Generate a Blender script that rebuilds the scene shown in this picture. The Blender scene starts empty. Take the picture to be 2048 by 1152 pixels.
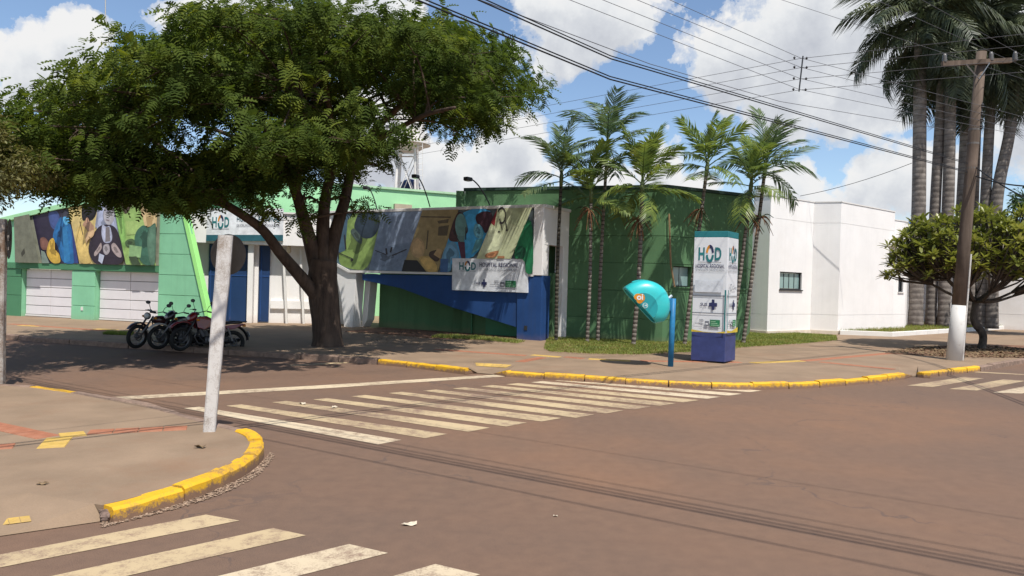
import bpy, math, random
import numpy as np
from mathutils import Vector, Matrix

random.seed(7)
rng = np.random.default_rng(7)
scene = bpy.context.scene
COL = scene.collection

# ------------------------------------------------------------------ camera
F, U0, V0, EYE = 1450.0, 1024.0, 576.0, 1.9          # focal length and centre for a 2048 x 1152 frame
CAM = Vector((0, 0, EYE))
up_c = Vector((.028, 1, .00759)).normalized()
fw = Vector((0, 0, -1))
yw_c = (fw - up_c * fw.dot(up_c)).normalized()
xw_c = yw_c.cross(up_c)
RM = Matrix((xw_c, yw_c, up_c))
cam_data = bpy.data.cameras.new('camera')
cam_data.sensor_width = 36
cam_data.lens = 36 * F / 2048
cam_data.clip_start = .05
cam_data.clip_end = 4000
cam = bpy.data.objects.new('camera', cam_data)
cam.matrix_world = Matrix.Translation(CAM) @ RM.to_4x4()
COL.objects.link(cam)
scene.camera = cam
scene.render.resolution_x, scene.render.resolution_y = 1024, 576

def ray(u, v):
    return RM @ Vector(((u - U0) / F, (V0 - v) / F, -1))
def P(u, v, Y):
    r = ray(u, v)
    return CAM + r * (Y / r.y)
def G(u, v, z=0.0):
    r = ray(u, v)
    return CAM + r * ((z - EYE) / r.z)
def px(p):
    d = RM.transposed() @ (Vector(p) - CAM)
    return (U0 - F * d.x / d.z, V0 + F * d.y / d.z)

# ------------------------------------------------------------------ light
SUN = Vector((.22, -.46, 1)).normalized()
sun_el = math.asin(SUN.z)
sun_az = math.atan2(SUN.x, SUN.y)
sd = bpy.data.lights.new('sun', 'SUN')
sd.energy = 4.6
sd.angle = math.radians(.53)
sd.color = (1, .955, .88)
sun = bpy.data.objects.new('sun', sd)
sun.rotation_euler = SUN.to_track_quat('Z', 'Y').to_euler()
sun.location = (6, -12, 30)
COL.objects.link(sun)

world = bpy.data.worlds.new('World')
scene.world = world
world.use_nodes = True
wt = world.node_tree
wn, wl = wt.nodes, wt.links
wn.clear()
def N(tree, kind, **kw):
    n = tree.nodes.new(kind)
    for k, v in kw.items():
        if k.startswith('i_'):
            key = k[2:]
            n.inputs[int(key) if key.isdigit() else key.replace('_', ' ')].default_value = v
        else:
            setattr(n, k, v)
    return n
def math_n(tree, op, a, b=None, c=None, clamp=False):
    n = tree.nodes.new('ShaderNodeMath'); n.operation = op; n.use_clamp = clamp
    for i, s in enumerate((a, b, c)):
        if s is None: continue
        if isinstance(s, (int, float)): n.inputs[i].default_value = s
        else: tree.links.new(s, n.inputs[i])
    return n.outputs[0]
def ramp(tree, fac, stops, interp='LINEAR'):
    n = tree.nodes.new('ShaderNodeValToRGB')
    n.color_ramp.interpolation = interp
    e = n.color_ramp.elements
    while len(e) < len(stops): e.new(.5)
    for el, (pos, c) in zip(e, stops):
        el.position = pos
        el.color = (*c, 1) if len(c) == 3 else c
    tree.links.new(fac, n.inputs[0])
    return n.outputs[0]
def mixc(tree, fac, a, b, mode='MIX'):
    n = tree.nodes.new('ShaderNodeMix'); n.data_type = 'RGBA'; n.blend_type = mode
    for i, s in ((0, fac), (6, a), (7, b)):
        if isinstance(s, (int, float)): n.inputs[i].default_value = s
        elif isinstance(s, (tuple, list)): n.inputs[i].default_value = (*s, 1)
        else: tree.links.new(s, n.inputs[i])
    return n.outputs[2]

def build_sky():
    sky = N(wt, 'ShaderNodeTexSky', sky_type='NISHITA', sun_disc=False, sun_elevation=sun_el,
            sun_rotation=sun_az, altitude=400, air_density=1.0, dust_density=.6, ozone_density=2.0)
    tc = N(wt, 'ShaderNodeTexCoord')
    D = tc.outputs['Generated']
    # cumulus heaps: direction of the heap and its angular size
    heaps = [(30, 140, 80), (170, 95, 62), (110, 185, 60), (470, 60, 110), (740, 10, 90), (1190, 50, 110), (1110, 95, 80),
             (1255, 30, 75), (1100, 20, 70), (1035, 300, 75), (985, 335, 80), (1060, 345, 70), (870, 345, 80), (760, 300, 120),
             (1480, 130, 105), (1620, 60, 165), (1780, 110, 170), (1560, 190, 95), (1700, 190, 90),
             (1600, 362, 48), (1555, 385, 45), (1735, 372, 55), (1820, 335, 80), (1930, 345, 95), (1960, 120, 140), (2060, 250, 130), (1310, 345, 55), (1210, 380, 55), (1790, 230, 70), (950, 375, 60), (1110, 370, 45), (1660, 392, 45), (640, 400, 60), (150, 330, 60), (1400, 395, 50)]
    nb_off = ray(1024, 300).normalized()
    def field(D):
        """cloud thickness in a direction"""
        def nz(sc, d, r):
            n = N(wt, 'ShaderNodeTexNoise', i_Scale=sc, i_Detail=d, i_Roughness=r); wl.new(D, n.inputs['Vector']); return math_n(wt, 'SUBTRACT', n.outputs[0], .5)
        w = N(wt, 'ShaderNodeVectorMath', operation='MULTIPLY_ADD')      # ragged outlines: bend the directions a little
        nv = N(wt, 'ShaderNodeTexNoise', i_Scale=7.0, i_Detail=4); wl.new(D, nv.inputs['Vector'])
        wl.new(nv.outputs['Color'], w.inputs[0]); w.inputs[1].default_value = (.11, .11, .11); wl.new(D, w.inputs[2])
        cur = None
        for (u, v, r) in heaps:
            vm = N(wt, 'ShaderNodeVectorMath', operation='DISTANCE')
            wl.new(w.outputs[0], vm.inputs[0]); vm.inputs[1].default_value = ray(u, v).normalized() + Vector((.055, .055, .055))
            m = math_n(wt, 'MULTIPLY_ADD', vm.outputs['Value'], -F / r, 1.0)
            cur = m if cur is None else math_n(wt, 'SMOOTH_MAX', cur, m, .25)
        gen = math_n(wt, 'MULTIPLY_ADD', nz(2.3, 3, .5), 5.0, -.25)       # the same broken cumulus over the rest of the sky
        ahead = N(wt, 'ShaderNodeVectorMath', operation='DISTANCE')
        wl.new(D, ahead.inputs[0]); ahead.inputs[1].default_value = nb_off
        away = math_n(wt, 'MULTIPLY_ADD', ahead.outputs['Value'], 3.0, -2.4, clamp=True)
        gen = math_n(wt, 'MULTIPLY_ADD', math_n(wt, 'SUBTRACT', gen, -3.0), away, -3.0)
        cur = math_n(wt, 'MAXIMUM', cur, gen)
        a = math_n(wt, 'MULTIPLY_ADD', nz(8, 6, .55), 2.1, cur)
        return math_n(wt, 'MULTIPLY_ADD', nz(26, 8, .62), 1.5, a)
    a = field(D)
    up = N(wt, 'ShaderNodeVectorMath', operation='ADD'); wl.new(D, up.inputs[0]); up.inputs[1].default_value = (.006, -.012, .034)
    a2 = field(up.outputs[0])
    cover = ramp(wt, a, [(.02, (0, 0, 0)), (.12, (.5, .5, .5)), (.32, (1, 1, 1))], 'EASE')
    body = math_n(wt, 'MULTIPLY_ADD', a2, .62, math_n(wt, 'MULTIPLY', a, .12))
    cc = ramp(wt, body, [(.0, (1, 1, 1)), (.22, (.93, .95, .97)), (.48, (.76, .79, .84)), (.85, (.60, .63, .70))])
    bgs = N(wt, 'ShaderNodeBackground', i_Strength=.125)
    wl.new(sky.outputs[0], bgs.inputs[0])
    bgc = N(wt, 'ShaderNodeBackground', i_Strength=.70)
    wl.new(cc, bgc.inputs[0])
    mx = N(wt, 'ShaderNodeMixShader')
    wl.new(cover, mx.inputs[0]); wl.new(bgs.outputs[0], mx.inputs[1]); wl.new(bgc.outputs[0], mx.inputs[2])
    out = N(wt, 'ShaderNodeOutputWorld')
    wl.new(mx.outputs[0], out.inputs[0])
build_sky()

scene.view_settings.view_transform = 'Standard'
scene.view_settings.look = 'None'
scene.view_settings.exposure = 0.34
scene.view_settings.gamma = 1.0

# ------------------------------------------------------------------ materials
MATS = {}
def principled(name):
    m = bpy.data.materials.new(name); m.use_nodes = True
    t = m.node_tree
    b = t.nodes['Principled BSDF']
    return m, t, b
def M(name, col, rough=.75, var=.14, scale=3.0, bump=.15, bscale=70.0, col2=None, spec=.3, metal=0.0, coat=0.0, stain=None, streak=0.0, splash=None):
    """painted / plastered / plain surface: two scales of tone, fine relief, optional stain colour"""
    if name in MATS: return MATS[name]
    m, t, b = principled(name)
    tc = N(t, 'ShaderNodeTexCoord'); O = tc.outputs['Object']
    n1 = N(t, 'ShaderNodeTexNoise', i_Scale=scale, i_Detail=6, i_Roughness=.6); t.links.new(O, n1.inputs['Vector'])
    n2 = N(t, 'ShaderNodeTexNoise', i_Scale=bscale, i_Detail=3); t.links.new(O, n2.inputs['Vector'])
    lo = tuple(max(0, c * (1 - var)) for c in col)
    hi = col2 if col2 else tuple(min(1, c * (1 + var)) for c in col)
    c = ramp(t, n1.outputs[0], [(.3, lo), (.7, hi)])
    g = ramp(t, n2.outputs[0], [(.3, (1 - var * .6,) * 3), (.7, (1 + 0 * var,) * 3)])
    c = mixc(t, 1.0, c, g, 'MULTIPLY')
    if stain:
        n3 = N(t, 'ShaderNodeTexNoise', i_Scale=scale * .45, i_Detail=8, i_Roughness=.7); t.links.new(O, n3.inputs['Vector'])
        s = ramp(t, n3.outputs[0], [(.52, (0, 0, 0)), (.74, (1, 1, 1))])
        c = mixc(t, math_n(t, 'MULTIPLY', s, stain[1]), c, stain[0])
    if streak:   # rain runs down the render
        mp = N(t, 'ShaderNodeMapping'); mp.inputs['Scale'].default_value = (1, 1, .045); t.links.new(O, mp.inputs[0])
        n4 = N(t, 'ShaderNodeTexNoise', i_Scale=5.5, i_Detail=6, i_Roughness=.65); t.links.new(mp.outputs[0], n4.inputs['Vector'])
        s = ramp(t, n4.outputs[0], [(.50, (0, 0, 0)), (.72, (1, 1, 1))])
        c = mixc(t, math_n(t, 'MULTIPLY', s, streak), c, tuple(x * .55 + .02 for x in col))
    if splash:   # red soil splashed on the foot of the wall
        sx = N(t, 'ShaderNodeSeparateXYZ'); t.links.new(O, sx.inputs[0])
        hgt = math_n(t, 'MULTIPLY_ADD', n1.outputs[0], .9, math_n(t, 'MULTIPLY', sx.outputs[2], -1.6))
        c = mixc(t, math_n(t, 'MULTIPLY', math_n(t, 'SUBTRACT', hgt, -.12, clamp=True), splash), c, (.30, .16, .09))
    t.links.new(c, b.inputs['Base Color'])
    b.inputs['Roughness'].default_value = rough
    b.inputs['Metallic'].default_value = metal
    b.inputs['Specular IOR Level'].default_value = spec
    if coat: b.inputs['Coat Weight'].default_value = coat
    if bump:
        bp = N(t, 'ShaderNodeBump', i_Strength=bump, i_Distance=.01)
        t.links.new(n2.outputs[0], bp.inputs['Height']); t.links.new(bp.outputs[0], b.inputs['Normal'])
    MATS[name] = m
    m['tone_base'] = list(col)
    return m
def leaf_mat(name, cols, scale=.9, trans=.3, rough=.5, fine=5.0, spec=.35):
    if name in MATS: return MATS[name]
    m, t, b = principled(name)
    tc = N(t, 'ShaderNodeTexCoord'); O = tc.outputs['Object']
    n1 = N(t, 'ShaderNodeTexNoise', i_Scale=scale, i_Detail=2); t.links.new(O, n1.inputs['Vector'])
    n2 = N(t, 'ShaderNodeTexNoise', i_Scale=fine, i_Detail=2); t.links.new(O, n2.inputs['Vector'])
    f = math_n(t, 'ADD', math_n(t, 'MULTIPLY', n1.outputs[0], .6), math_n(t, 'MULTIPLY', n2.outputs[0], .4))
    k = len(cols)
    c = ramp(t, f, [(.34 + .34 * i / max(1, k - 1), cols[i]) for i in range(k)])
    t.links.new(c, b.inputs['Base Color'])
    b.inputs['Roughness'].default_value = rough
    b.inputs['Specular IOR Level'].default_value = spec
    tr = N(t, 'ShaderNodeBsdfTranslucent')
    hs = N(t, 'ShaderNodeHueSaturation', i_Saturation=1.1, i_Value=1.5); t.links.new(c, hs.inputs['Color'])
    t.links.new(hs.outputs[0], tr.inputs[0])
    mx = N(t, 'ShaderNodeMixShader'); mx.inputs[0].default_value = trans
    out = t.nodes['Material Output']
    t.links.new(b.outputs[0], mx.inputs[1]); t.links.new(tr.outputs[0], mx.inputs[2]); t.links.new(mx.outputs[0], out.inputs[0])
    MATS[name] = m
    return m
def road_mat():
    m, t, b = principled('asphalt_red_dust')
    tc = N(t, 'ShaderNodeTexCoord'); O = tc.outputs['Object']
    def nz(s, d=6, r=.6):
        n = N(t, 'ShaderNodeTexNoise', i_Scale=s, i_Detail=d, i_Roughness=r); t.links.new(O, n.inputs['Vector']); return n.outputs[0]
    big, mid, fine, grit = nz(.10, 5), nz(.55, 7, .6), nz(7, 5), nz(140, 3)
    c = ramp(t, big, [(.32, (.108, .078, .062)), (.5, (.158, .097, .066)), (.64, (.235, .125, .070))])
    c = mixc(t, ramp(t, mid, [(.42, (0, 0, 0)), (.75, (.65, .65, .65))]), c, (.122, .085, .064))
    c = mixc(t, .28, c, ramp(t, fine, [(.3, (.128, .078, .054)), (.7, (.225, .135, .088))]))
    c = mixc(t, 1.0, c, ramp(t, grit, [(.35, (.72, .72, .72)), (.5, (1, 1, 1)), (.68, (1.2, 1.17, 1.14))]), 'MULTIPLY')
    # crack lines
    vo = N(t, 'ShaderNodeTexVoronoi', feature='DISTANCE_TO_EDGE', i_Scale=.22)
    wv = N(t, 'ShaderNodeVectorMath', operation='MULTIPLY_ADD')
    nv = N(t, 'ShaderNodeTexNoise', i_Scale=1.3, i_Detail=5); t.links.new(O, nv.inputs['Vector'])
    t.links.new(nv.outputs['Color'], wv.inputs[0]); wv.inputs[1].default_value = (1.6, 1.6, 0); t.links.new(O, wv.inputs[2])
    t.links.new(wv.outputs[0], vo.inputs['Vector'])
    cr = math_n(t, 'LESS_THAN', vo.outputs['Distance'], .0035)
    cr = math_n(t, 'MULTIPLY', cr, ramp(t, nz(.5), [(.47, (0, 0, 0)), (.58, (.6, .6, .6))]))
    c = mixc(t, cr, c, (.09, .065, .055))
    # oil and tar spots
    sp = N(t, 'ShaderNodeTexVoronoi', i_Scale=1.1); t.links.new(O, sp.inputs['Vector'])
    ss = math_n(t, 'LESS_THAN', math_n(t, 'ADD', sp.outputs['Distance'], math_n(t, 'MULTIPLY', fine, .05)), .052)
    c = mixc(t, math_n(t, 'MULTIPLY', ss, .45), c, (.07, .055, .05))
    t.links.new(c, b.inputs['Base Color'])
    b.inputs['Roughness'].default_value = .82
    b.inputs['Specular IOR Level'].default_value = .25
    bp = N(t, 'ShaderNodeBump', i_Strength=.35, i_Distance=.004)
    t.links.new(grit, bp.inputs['Height']); t.links.new(bp.outputs[0], b.inputs['Normal'])
    return m
def worn_paint(name, col, under, wear=.5, scale=7.0, low=None):
    m, t, b = principled(name)
    tc = N(t, 'ShaderNodeTexCoord'); O = tc.outputs['Object']
    a = N(t, 'ShaderNodeTexNoise', i_Scale=scale, i_Detail=9, i_Roughness=.72); t.links.new(O, a.inputs['Vector'])
    g = N(t, 'ShaderNodeTexNoise', i_Scale=75, i_Detail=4, i_Roughness=.7); t.links.new(O, g.inputs['Vector'])
    l = N(t, 'ShaderNodeTexNoise', i_Scale=.7, i_Detail=4); t.links.new(O, l.inputs['Vector'])
    s = math_n(t, 'ADD', math_n(t, 'MULTIPLY', a.outputs[0], .45), math_n(t, 'ADD', math_n(t, 'MULTIPLY', g.outputs[0], .25), math_n(t, 'MULTIPLY', l.outputs[0], .3)))
    if low:   # paint knocked off towards the foot
        sx = N(t, 'ShaderNodeSeparateXYZ'); t.links.new(O, sx.inputs[0])
        s = math_n(t, 'SUBTRACT', s, math_n(t, 'MULTIPLY', math_n(t, 'SUBTRACT', low[0], sx.outputs[2], clamp=True), low[1]))
    f = ramp(t, s, [(wear - .07, (0, 0, 0)), (wear + .04, (1, 1, 1))])
    tone = ramp(t, l.outputs[0], [(.3, tuple(c * .8 for c in col)), (.7, col)])
    t.links.new(mixc(t, f, under, tone), b.inputs['Base Color'])
    b.inputs['Roughness'].default_value = .7
    bp = N(t, 'ShaderNodeBump', i_Strength=.3, i_Distance=.004)
    t.links.new(g.outputs[0], bp.inputs['Height']); t.links.new(bp.outputs[0], b.inputs['Normal'])
    MATS[name] = m
    return m
def bark_mat(name, a, bcol, scale=5.0, stretch=(1, 1, .25), bump=.6, ring=None, ringk=1.0):
    m, t, b = principled(name)
    tc = N(t, 'ShaderNodeTexCoord')
    mp = N(t, 'ShaderNodeMapping'); mp.inputs['Scale'].default_value = stretch
    t.links.new(tc.outputs['Object'], mp.inputs[0])
    n = N(t, 'ShaderNodeTexNoise', i_Scale=scale, i_Detail=8, i_Roughness=.68); t.links.new(mp.outputs[0], n.inputs['Vector'])
    l = N(t, 'ShaderNodeTexNoise', i_Scale=1.6, i_Detail=5); t.links.new(tc.outputs['Object'], l.inputs['Vector'])
    c = ramp(t, n.outputs[0], [(.32, a), (.68, bcol)])
    c = mixc(t, ramp(t, l.outputs[0], [(.5, (0, 0, 0)), (.72, (.6, .6, .6))]), c, tuple(min(1, x * 1.35) for x in bcol))
    h = n.outputs[0]
    if ring:
        w = N(t, 'ShaderNodeTexWave', wave_type='BANDS', bands_direction='Z', i_Scale=ring, i_Distortion=1.2, i_Detail=2)
        t.links.new(tc.outputs['Object'], w.inputs['Vector'])
        c = mixc(t, ramp(t, w.outputs[0], [(.0, (ringk,) * 3), (.22, (0, 0, 0))]), c, tuple(x * .45 for x in a))
        h = math_n(t, 'ADD', n.outputs[0], w.outputs[0])
    t.links.new(c, b.inputs['Base Color'])
    b.inputs['Roughness'].default_value = .9
    b.inputs['Specular IOR Level'].default_value = .15
    bp = N(t, 'ShaderNodeBump', i_Strength=bump, i_Distance=.03)
    t.links.new(h, bp.inputs['Height']); t.links.new(bp.outputs[0], b.inputs['Normal'])
    MATS[name] = m
    return m
def glass_mat(name, col, rough=.08):
    if name in MATS: return MATS[name]
    m, t, b = principled(name)
    tc = N(t, 'ShaderNodeTexCoord')
    n = N(t, 'ShaderNodeTexNoise', i_Scale=2.0, i_Detail=2); t.links.new(tc.outputs['Object'], n.inputs['Vector'])
    t.links.new(ramp(t, n.outputs[0], [(.3, tuple(c * .8 for c in col)), (.7, col)]), b.inputs['Base Color'])
    b.inputs['Roughness'].default_value = rough
    b.inputs['Specular IOR Level'].default_value = .7
    MATS[name] = m
    return m

# ------------------------------------------------------------------ mesh helpers
def wloc(o):
    v = Vector((0, 0, 0))
    while o is not None:
        v += o.location; o = o.parent
    return v
class MB:
    def __init__(s): s.v, s.f, s.mi, s.mats = [], [], [], []
    def slot(s, m):
        if m is None: return 0
        if m not in s.mats: s.mats.append(m)
        return s.mats.index(m)
    def add(s, verts, faces, m=None):
        b = len(s.v); k = s.slot(m)
        s.v += [tuple(p) for p in verts]
        for f in faces:
            s.f.append([i + b for i in f]); s.mi.append(k)
        return s
    def prism(s, pts, ext, m=None):
        pts = [Vector(p) for p in pts]; e = Vector(ext); n = len(pts)
        nrm = Vector((0, 0, 0))
        for i in range(n): nrm += pts[i].cross(pts[(i + 1) % n])
        if nrm.dot(e) > 0: pts = pts[::-1]
        vs = pts + [p + e for p in pts]
        fs = [list(range(n)), list(range(2 * n - 1, n - 1, -1))]
        fs += [[(i + 1) % n, i, n + i, n + (i + 1) % n] for i in range(n)]
        return s.add(vs, fs, m)
    def box(s, c, size, m=None, rot=None):
        hx, hy, hz = size[0] / 2, size[1] / 2, size[2] / 2
        vs = [Vector((x, y, z)) for x in (-hx, hx) for y in (-hy, hy) for z in (-hz, hz)]
        if rot is not None: vs = [rot @ q for q in vs]
        vs = [q + Vector(c) for q in vs]
        return s.add(vs, [[0, 1, 3, 2], [4, 6, 7, 5], [0, 4, 5, 1], [2, 3, 7, 6], [0, 2, 6, 4], [1, 5, 7, 3]], m)
    def tube(s, pts, rad, n=8, m=None, cap=True, squash=1.0):
        pts = [Vector(p) for p in pts]
        if not hasattr(rad, '__len__'): rad = [rad] * len(pts)
        vs, fs = [], []
        t0 = (pts[1] - pts[0]).normalized()
        ref = Vector((0, 0, 1)) if abs(t0.z) < .9 else Vector((1, 0, 0))
        a = t0.cross(ref).normalized()
        for i, p in enumerate(pts):
            t = (pts[min(i + 1, len(pts) - 1)] - pts[max(i - 1, 0)]).normalized()
            a = (a - t * a.dot(t)).normalized(); b = t.cross(a)
            for k in range(n):
                w = 2 * math.pi * k / n
                vs.append(p + a * (math.cos(w) * rad[i]) + b * (math.sin(w) * rad[i] * squash))
        for i in range(len(pts) - 1):
            for k in range(n):
                q = (k + 1) % n
                fs.append([i * n + k, i * n + q, (i + 1) * n + q, (i + 1) * n + k])
        if cap:
            fs.append(list(range(n))[::-1]); fs.append([(len(pts) - 1) * n + k for k in range(n)])
        return s.add(vs, fs, m)
    def torus(s, c, R, r, axis='y', n=28, k=8, m=None, flat=1.0):
        vs, fs = [], []
        c = Vector(c)
        for i in range(n):
            a = 2 * math.pi * i / n
            for j in range(k):
                b = 2 * math.pi * j / k
                rr = R + r * math.cos(b); h = r * math.sin(b) * flat
                if axis == 'y': q = Vector((rr * math.cos(a), h, rr * math.sin(a)))
                elif axis == 'z': q = Vector((rr * math.cos(a), rr * math.sin(a), h))
                else: q = Vector((h, rr * math.cos(a), rr * math.sin(a)))
                vs.append(c + q)
        for i in range(n):
            for j in range(k):
                fs.append([i * k + j, ((i + 1) % n) * k + j, ((i + 1) % n) * k + (j + 1) % k, i * k + (j + 1) % k])
        return s.add(vs, fs, m)
    def loft(s, secs, n=12, m=None, p=2.6):
        """sections across x: (x, y, z centre, half width, half height)"""
        vs, fs = [], []
        for (x, y, z, w, h) in secs:
            for k in range(n):
                a = 2 * math.pi * k / n
                ca, sa = math.cos(a), math.sin(a)
                vs.append((x, y + w * math.copysign(abs(ca) ** (2 / p), ca), z + h * math.copysign(abs(sa) ** (2 / p), sa)))
        L = len(secs)
        for i in range(L - 1):
            for k in range(n):
                q = (k + 1) % n
                fs.append([i * n + k, i * n + q, (i + 1) * n + q, (i + 1) * n + k])
        fs.append(list(range(n))[::-1]); fs.append([(L - 1) * n + k for k in range(n)])
        return s.add(vs, fs, m)
    def lathe(s, c, prof, n=20, m=None):
        vs, fs = [], []
        for (r, z) in prof:
            for k in range(n):
                a = 2 * math.pi * k / n
                vs.append((c[0] + r * math.cos(a), c[1] + r * math.sin(a), c[2] + z))
        L = len(prof)
        for i in range(L - 1):
            for k in range(n):
                q = (k + 1) % n
                fs.append([i * n + k, i * n + q, (i + 1) * n + q, (i + 1) * n + k])
        fs.append(list(range(n))[::-1]); fs.append([(L - 1) * n + k for k in range(n)])
        return s.add(vs, fs, m)
    def xf(s, mat):
        s.v = [tuple(mat @ Vector(p)) for p in s.v]; return s
    def build(s, name, m=None, parent=None, smooth=False, bevel=0.0, local=False, origin=None):
        off = Vector((0, 0, 0))
        if not local:
            off = wloc(parent) if parent is not None else (Vector(origin) if origin is not None else off)
        me = bpy.data.meshes.new(name)
        me.from_pydata([(p[0] - off.x, p[1] - off.y, p[2] - off.z) for p in s.v], [], s.f)
        mats = s.mats if s.mats else [m]
        for q in mats: me.materials.append(q)
        if len(mats) > 1: me.polygons.foreach_set('material_index', s.mi)
        if smooth: me.polygons.foreach_set('use_smooth', [True] * len(me.polygons))
        me.update()
        o = bpy.data.objects.new(name, me); COL.objects.link(o)
        if parent is not None: o.parent = parent
        elif origin is not None: o.location = origin
        if bevel:
            bm = o.modifiers.new('edge', 'BEVEL'); bm.width = bevel; bm.segments = 2; bm.limit_method = 'ANGLE'
        return o
def big_mesh(name, verts, quads, m, parent=None, tri=False):
    """numpy arrays to one mesh"""
    off = np.array(wloc(parent)) if parent is not None else np.zeros(3)
    verts = np.asarray(verts, dtype=np.float32) - off.astype(np.float32)
    k = quads.shape[1]
    me = bpy.data.meshes.new(name)
    me.vertices.add(len(verts)); me.vertices.foreach_set('co', verts.ravel())
    me.loops.add(quads.size); me.loops.foreach_set('vertex_index', quads.astype(np.int32).ravel())
    me.polygons.add(len(quads))
    me.polygons.foreach_set('loop_start', np.arange(0, quads.size, k, dtype=np.int32))
    me.polygons.foreach_set('loop_total', np.full(len(quads), k, dtype=np.int32))
    me.materials.append(m)
    me.update(calc_edges=True)
    o = bpy.data.objects.new(name, me); COL.objects.link(o)
    if parent is not None: o.parent = parent
    return o
def tag(o, label=None, cat=None, group=None, kind=None):
    if label: o['label'] = label
    if cat: o['category'] = cat
    if group: o['group'] = group
    if kind: o['kind'] = kind
    return o
def thing(name, label, cat, loc=(0, 0, 0), group=None, rot=(0, 0, 0)):
    o = bpy.data.objects.new(name, None); COL.objects.link(o)
    o.empty_display_size = .2
    o.location = loc; o.rotation_euler = rot
    return tag(o, label, cat, group)
def struct(name, mb, m, **kw):
    return tag(mb.build(name, m, **kw), kind='structure')

class Plane:
    """vertical plane through two plan points; s runs along it, o in front of it"""
    def __init__(s, a, b):
        s.a = Vector((a[0], a[1], 0)); b = Vector((b[0], b[1], 0))
        s.d = (b - s.a).normalized(); s.L = (b - s.a).length
        n = Vector((s.d.y, -s.d.x, 0))
        if n.dot(CAM - s.a) < 0: n = -n
        s.n = n
    def hit(s, u, v, o=0.0):
        r = ray(u, v); q = s.a + s.n * o
        t = (q - CAM).dot(s.n) / r.dot(s.n)
        return CAM + r * t
    def sz(s, u, v, o=0.0):
        h = s.hit(u, v, o)
        return ((h - s.a).dot(s.d), h.z)
    def pt(s, q, z, o=0.0):
        return s.a + s.d * q + s.n * o + Vector((0, 0, z))
    def prism(s, mb, poly, o0, o1, m=None):
        return mb.prism([s.pt(q, z, o0) for q, z in poly], s.n * (o1 - o0), m)
    def box(s, mb, s0, s1, z0, z1, o0, o1, m=None):
        return s.prism(mb, [(s0, z0), (s1, z0), (s1, z1), (s0, z1)], o0, o1, m)
    def pxpoly(s, mb, pts, o0, o1, m=None):
        return s.prism(mb, [s.sz(u, v, o1) for u, v in pts], o0, o1, m)
def plane_uy(u0, y0, u1, y1):
    a, b = P(u0, 570, y0), P(u1, 570, y1)
    return Plane((a.x, a.y), (b.x, b.y))

_txt = {}
def text_geo(s, fat=.0):
    key = (s, fat)
    if key in _txt: return _txt[key]
    cu = bpy.data.curves.new('lettering', 'FONT'); cu.body = s; cu.offset = fat; cu.resolution_u = 3
    ob = bpy.data.objects.new('lettering', cu); COL.objects.link(ob)
    dg = bpy.context.evaluated_depsgraph_get(); dg.update()
    me = bpy.data.meshes.new_from_object(ob.evaluated_get(dg))
    vs = [(v.co.x, v.co.y) for v in me.vertices]; fs = [list(p.vertices) for p in me.polygons]
    bpy.data.objects.remove(ob); bpy.data.curves.remove(cu); bpy.data.meshes.remove(me)
    x0, x1 = min(p[0] for p in vs), max(p[0] for p in vs); y0, y1 = min(p[1] for p in vs), max(p[1] for p in vs)
    vs = [((x - x0) / (x1 - x0), (y - y0) / (y1 - y0)) for x, y in vs]
    _txt[key] = (vs, fs)
    return _txt[key]
def tone(m, k):
    key = m.name + '_%d' % round(k * 100)
    if key in MATS: return MATS[key]
    c = m.get('tone_base'); return M(key, tuple(min(.9, x * k) for x in c), .5, .22, 5, 0, 60, spec=.4) if c else m
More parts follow.
